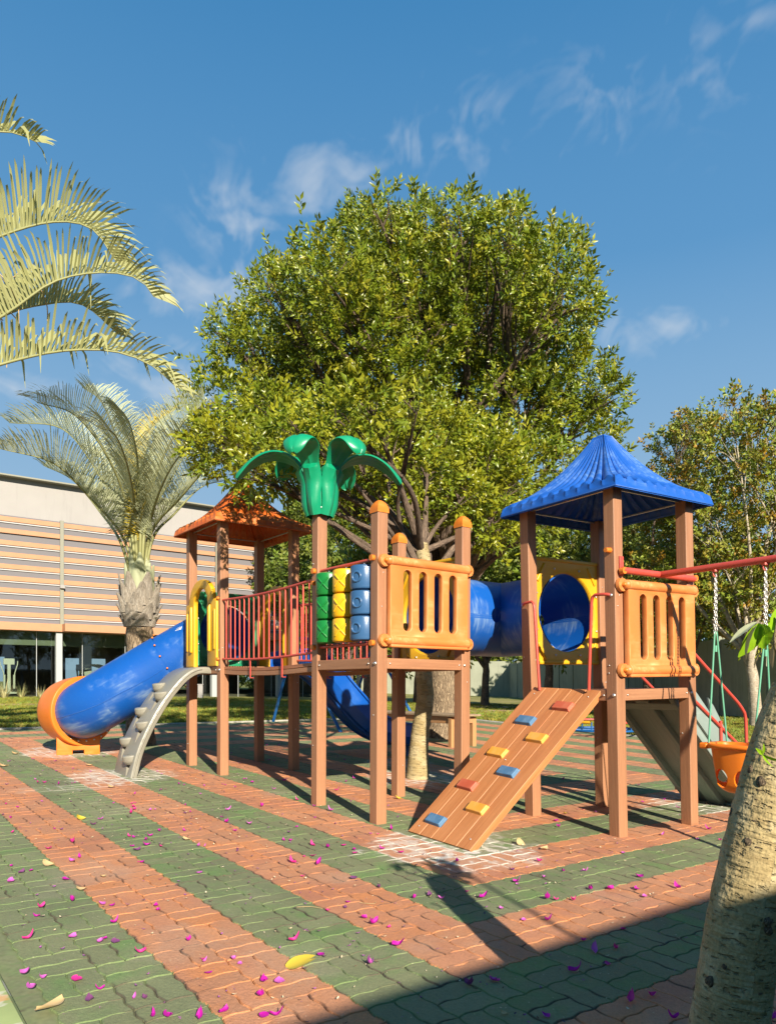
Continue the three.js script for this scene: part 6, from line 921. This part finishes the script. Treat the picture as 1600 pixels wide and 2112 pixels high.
{
  const A = [-2.05, 16.4], o = thing('blue_swing', 'blue A-frame swing set standing behind the wave slide', 'swing set', onGround(...A)), loc = (x, Z, y) => [x - o.position.x, y - o.position.y, -Z - o.position.z], B = [A[0] + 1.7, A[1] + 2.0], top = 2.25;
  for (const [C, f0, f1] of [[A, [-2.71, 17.6], [-0.94, 15.25]], [B, [-1.05, 19.5], [0.72, 17.2]]]) for (const f of [f0, f1]) part('leg', rod(loc(C[0], C[1], top), loc(f[0], f[1], gy(...f) - 0.05), 0.035, 10), M.blue_metal, o);
  part('top_bar', rod(loc(...A, top), loc(...B, top), 0.035, 10), M.blue_metal, o);
  for (const f of [0.35, 0.62]) { const x = mix(A[0], B[0], f), Z = mix(A[1], B[1], f); part('chain', [rod(loc(x - 0.1, Z - 0.12, top), loc(x - 0.12, Z - 0.14, 0.75), 0.008, 6), rod(loc(x + 0.1, Z + 0.12, top), loc(x + 0.12, Z + 0.14, 0.75), 0.008, 6)], M.steel, o); part('seat', box(0.44, 0.03, 0.17, ...loc(x, Z, 0.74), 0.008), M.black_rubber, o); }
}
// ---------------------------------------------------------------- covered walkway behind the photographer, whose roof edge shades the foreground
{
  const He = 2.75, be = -8.56, [x, Z] = ab(0, be), g = gy(x, Z), o = thing('covered_walkway', 'flat-roofed covered walkway behind the camera that shades the foreground', 'building', [x, g, -Z], TH), y = (h) => h - g;
  part('roof', box(40, 0.22, 4.2, 0, y(He - 0.11), 2.1, 0), M.white_wall, o); part('rear_wall', box(40, 3.4, 0.2, 0, y(He - 1.8), 2.4, 0), M.white_wall, o); for (let i = -4; i <= 4; i++) part('column', box(0.2, 2.95, 0.2, i * 4.2 + 2.1, y(He - 1.6), 0.5, 0.01), M.column_grey, o);
  part('mast', cyl(0.020, 0.016, 0.74, -2.36, y(He + 0.36), 0.05, 8), M.steel, o);
}
// ================================================================ FALLEN PETALS AND LEAVES
{
  const q = new THREE.Quaternion(), lay = (o, a, b, h, yaw, pitch = 0, roll = 0) => { o.position.set(a, h, -b).applyMatrix4(YARD); o.quaternion.setFromRotationMatrix(YARD).multiply(q.setFromEuler(new THREE.Euler(pitch, yaw, roll, 'YXZ'))); };
  const curl = (l, w, cup, twist, n = 8, m = 6) => sheet((u, v) => { const s = v * 2 - 1, t = u * 2 - 1, ww = w * Math.pow(Math.max(0, Math.sin(Math.PI * mix(0.03, 0.97, Math.pow(u, 0.8)))), 0.7), x = s * ww, z = t * l / 2, y = 0.002 + cup * (s * s * w * 0.9 + t * t * l * 0.4 * (1 + twist * t)) + twist * s * t * w * 0.5; const tw = twist * t * 0.5; return [x * Math.cos(tw), Math.abs(y) + x * Math.sin(tw) * 0.6 + 0.004, z]; }, n, m);
  const kinds = [curl(0.046, 0.017, 0.45, 0.5), curl(0.054, 0.014, 0.8, -0.7), curl(0.040, 0.020, 0.25, 0.2), curl(0.060, 0.012, 1.0, 0.4), curl(0.036, 0.016, 0.7, -0.3)], mats = [M.petal_magenta, M.petal_magenta, M.petal_pale, M.petal_pink, M.petal_withered];
  const R = rng(555), grp = 'fallen magenta petals scattered over the paving', spots = [];
  // the larger petals of the foreground, where the photograph shows them
  for (const [x, y] of [[150, 1935], [27, 1718], [65, 1797], [45, 1801], [22, 1820], [60, 1938], [53, 2010], [67, 2040], [88, 2020], [158, 2024], [186, 2066], [205, 1946], [216, 1939], [238, 1945], [290, 1967], [150, 1860], [86, 1873], [135, 1816], [149, 1778], [165, 1770], [101, 1752], [237, 1905], [211, 1866], [322, 1870], [412, 1802], [273, 1747], [301, 1733], [303, 1745], [282, 1755], [208, 1691], [192, 1702], [150, 1739], [330, 1715], [275, 1665], [271, 1679], [277, 1671], [381, 1678], [470, 1672], [457, 1686], [467, 1697], [515, 1700], [540, 1664], [430, 2010], [546, 2026], [577, 2028], [537, 2056], [545, 2098], [570, 2098], [463, 2091], [411, 2104], [347, 2100], [318, 2100], [481, 1980], [663, 1972], [607, 1942], [762, 1990], [750, 1895], [770, 1907], [729, 1813], [783, 1832], [820, 1952], [887, 1848], [853, 1854], [910, 1855], [967, 2034], [1020, 2026], [603, 1781], [655, 1783], [645, 1745], [677, 1749], [709, 1745], [646, 1767], [732, 1761], [730, 1754], [788, 1752], [826, 1760], [808, 1712], [943, 1778], [995, 1853], [1033, 1876], [1129, 1900], [1063, 1821], [1080, 1899], [1129, 1856], [1147, 1858], [1183, 1859], [1218, 1836], [1258, 1835], [1312, 1836], [1330, 1852], [1398, 1834], [1285, 1919], [1318, 1810], [1285, 1760], [1055, 1795], [1112, 1778], [1066, 1820], [1225, 1965], [1270, 1959], [1252, 1990], [1187, 2006], [1202, 1942], [1018, 2025], [1125, 2098], [1300, 2069], [1345, 2056], [1390, 2104], [1146, 1694], [1152, 1707], [1316, 1620], [1325, 1655], [1365, 1723], [1160, 1608], [1228, 1677], [1460, 1712], [520, 1614], [612, 1651], [587, 1611], [681, 1673], [695, 1631], [1590, 2105], [1590, 1950]]) spots.push([...toAB(...seen(x, y)), 0.95]);
  for (let i = 0; i < 4000 && spots.length < 285; i++) { const a = -3 + R() * 7, b = -3 + R() * 9, d = fbm(a * 0.9 + 20, b * 0.9 + 20, 5, 3), w = sstep(3.5, -3, a) * 0.75 + 0.12; if (R() > w * (0.3 + d)) continue; spots.push([a, b, 0.62]); if (R() < 0.35) spots.push([a + (R() - 0.5) * 0.12, b + (R() - 0.5) * 0.12, 0.55]); }
  const proto = []; spots.forEach(([a, b, s], i) => { const k = Math.floor(R() * 5), mk = Math.floor(R() * 5), key = k * 5 + mk; let o; if (!proto[key]) { o = proto[key] = new THREE.Mesh(kinds[k], mats[mk]); shadowed(o); } else o = proto[key].clone(); o.name = numbered('petal'); const sc = s * (0.75 + R() * 0.5); o.scale.setScalar(sc); lay(o, a, b, 0.001, R() * 6.28, (R() - 0.5) * 0.35, (R() - 0.5) * 0.5); scene.add(o); tag(o, 'magenta bougainvillea petal lying curled on the red and green paving', 'petal', grp); });
  const dry = curl(0.15, 0.042, 0.22, 0.35, 14, 10), dry2 = curl(0.085, 0.03, 0.4, -0.4, 12, 8), lobed = sheet((u, v) => { const s = v * 2 - 1, w = 0.05 * Math.pow(Math.sin(Math.PI * mix(0.06, 0.96, u)), 0.6) * (1 - 0.25 * sstep(0.75, 1, u)), z = (u - 0.5) * 0.105 - 0.03 * Math.abs(s) * sstep(0.6, 1, u) * -1; return [s * w, 0.006 + 0.3 * s * s * w + 0.022 * (u - 0.4) * (u - 0.4), z]; }, 14, 10);
  const leaf = (label, geo, m, px, py, yaw, s = 1, pitch = 0.1, roll = 0.1) => { const o = part('fallen_leaf', geo, m, scene); o.scale.setScalar(s); lay(o, ...toAB(...seen(px, py)), 0.003, yaw, pitch, roll); return tag(o, label, 'leaf'); };
  leaf('large pale tan dry leaf curled beside the green kerb', dry, M.leaf_dry, 104, 2082, 2.1, 0.92, 0.12, -0.2); leaf('big two-lobed yellow leaf lying on the seam of red and green bands', lobed, M.leaf_yellow, 616, 1994, 1.2, 1.05, -0.25, 0.1); leaf('bright yellow folded leaf on the green band in front of the climber', dry2, M.leaf_yellow, 166, 1690, 1.7, 1.0, 0.2, 0.5);
  leaf('tan dry leaf near the left edge between the green and red bands', dry2, M.leaf_dry, 100, 1786, 1.1, 0.9, 0.2, 0.3); leaf('small tan leaf on the red band in the left foreground', dry2, M.leaf_dry, 213, 1810, 2.4, 0.6); leaf('small tan leaf at the red band edge right of the foreground petals', dry2, M.leaf_dry, 168, 1837, 1.6, 0.7); leaf('tan leaf under petals on the red band left of centre', dry2, M.leaf_dry, 385, 1733, 1.0, 0.65);
  leaf('dry leaf at the far left edge beside the shadow', dry2, M.leaf_dry, 8, 1582, 1.5, 1.2); leaf('dry tan leaf on the white-stained paving between hood and climber', dry2, M.leaf_dry, 184, 1580, 1.7, 1.1); leaf('tan leaf below the foot of the climber', dry2, M.leaf_dry, 230, 1625, 1.4, 0.9); leaf('brown leaf in the shadow at the far left', dry2, M.leaf_dry, 32, 1556, 1.5, 1.1);
  leaf('long cream dry leaf right of the ramp foot', dry, M.leaf_dry, 1122, 1752, 1.8, 0.62, 0.1, 0.2); leaf('crumpled cream leaf between ramp foot and the long dry leaf', dry2, M.leaf_dry, 1073, 1742, 0.4, 0.95, 0.5, 0.5); leaf('yellow leaf beside the foot of the left front post of the blue-roofed tower', dry2, M.leaf_yellow, 1070, 1647, 1.2, 0.8); leaf('pale leaf standing behind the ramp on the green band', dry2, M.leaf_dry, 1215, 1596, 1.2, 0.9, 0.4, 0.2); leaf('yellow leaf on the red band under the tunnel', dry2, M.leaf_yellow, 1165, 1679, 1.9, 0.6); leaf('curled yellow leaf at the foot of the back post of the middle tower', dry2, M.leaf_yellow, 820, 1648, 1.5, 0.95, 0.3, 0.3);
  leaf('small tan leaf on the red band near the front right post', dry2, M.leaf_dry, 1176, 1761, 1.9, 0.5); leaf('tan leaf in the foreground shade right of centre', dry2, M.leaf_dry, 1040, 2093, 0.8, 0.35);
  // twigs
  for (const [label, p] of [['thin pale twig lying on the green band in the foreground', [[612, 1873], [640, 1872], [665, 1876]]], ['thin straw stalk in the leafy shadow on the green band', [[880, 1841], [890, 1844], [886, 1852]]], ['thin stalk on the red band below the leafy shadow', [[742, 1864], [770, 1866], [775, 1862]]]]) { const o = part('twig', tube(p.map(([x, y]) => { const [X, Z] = seen(x, y); return onGround(X, Z, 0.006); }), 0.0016, 10, 5), M.leaf_dry, scene); tag(o, label, 'twig'); }
  // crumbs of dry petals and leaf bits in the joints: beyond counting
  const g = curl(0.018, 0.004, 0.5, 0.3, 3, 2), N = 2600, im = new THREE.InstancedMesh(g, std('crumb', { color: col(1, 1, 1), roughness: 0.9, side: THREE.DoubleSide }), N), m = new THREE.Matrix4(), tmp = new THREE.Object3D(), c = new THREE.Color(); let n = 0;
  const pal = [[0.20, 0.07, 0.20], [0.12, 0.06, 0.09], [0.50, 0.40, 0.26], [0.30, 0.08, 0.28], [0.60, 0.52, 0.36], [0.16, 0.08, 0.05]];
  for (let i = 0; i < 30000 && n < N; i++) { const a = -3 + R() * 9, b = -3.4 + R() * 12, d = fbm(a * 1.2 + 3, b * 1.2 + 8, 15, 3); if (R() > (d - 0.2) * 1.6 * (sstep(5, -3, a) * 0.7 + 0.3)) continue; lay(tmp, a, b, 0.001, R() * 6.28, (R() - 0.5) * 0.4, (R() - 0.5) * 0.6); tmp.scale.setScalar(0.45 + R() * 0.9); tmp.updateMatrix(); im.setMatrixAt(n, tmp.matrix); const t = pal[Math.floor(R() * pal.length)]; im.setColorAt(n, c.setRGB(...t)); n++; }
  im.count = n; im.name = 'litter_crumbs'; im.userData.kind = 'stuff'; im.userData.label = 'crumbs of dry petals and leaves scattered over the paving'; shadowed(im); scene.add(im);
}
renderer.render(scene, camera);
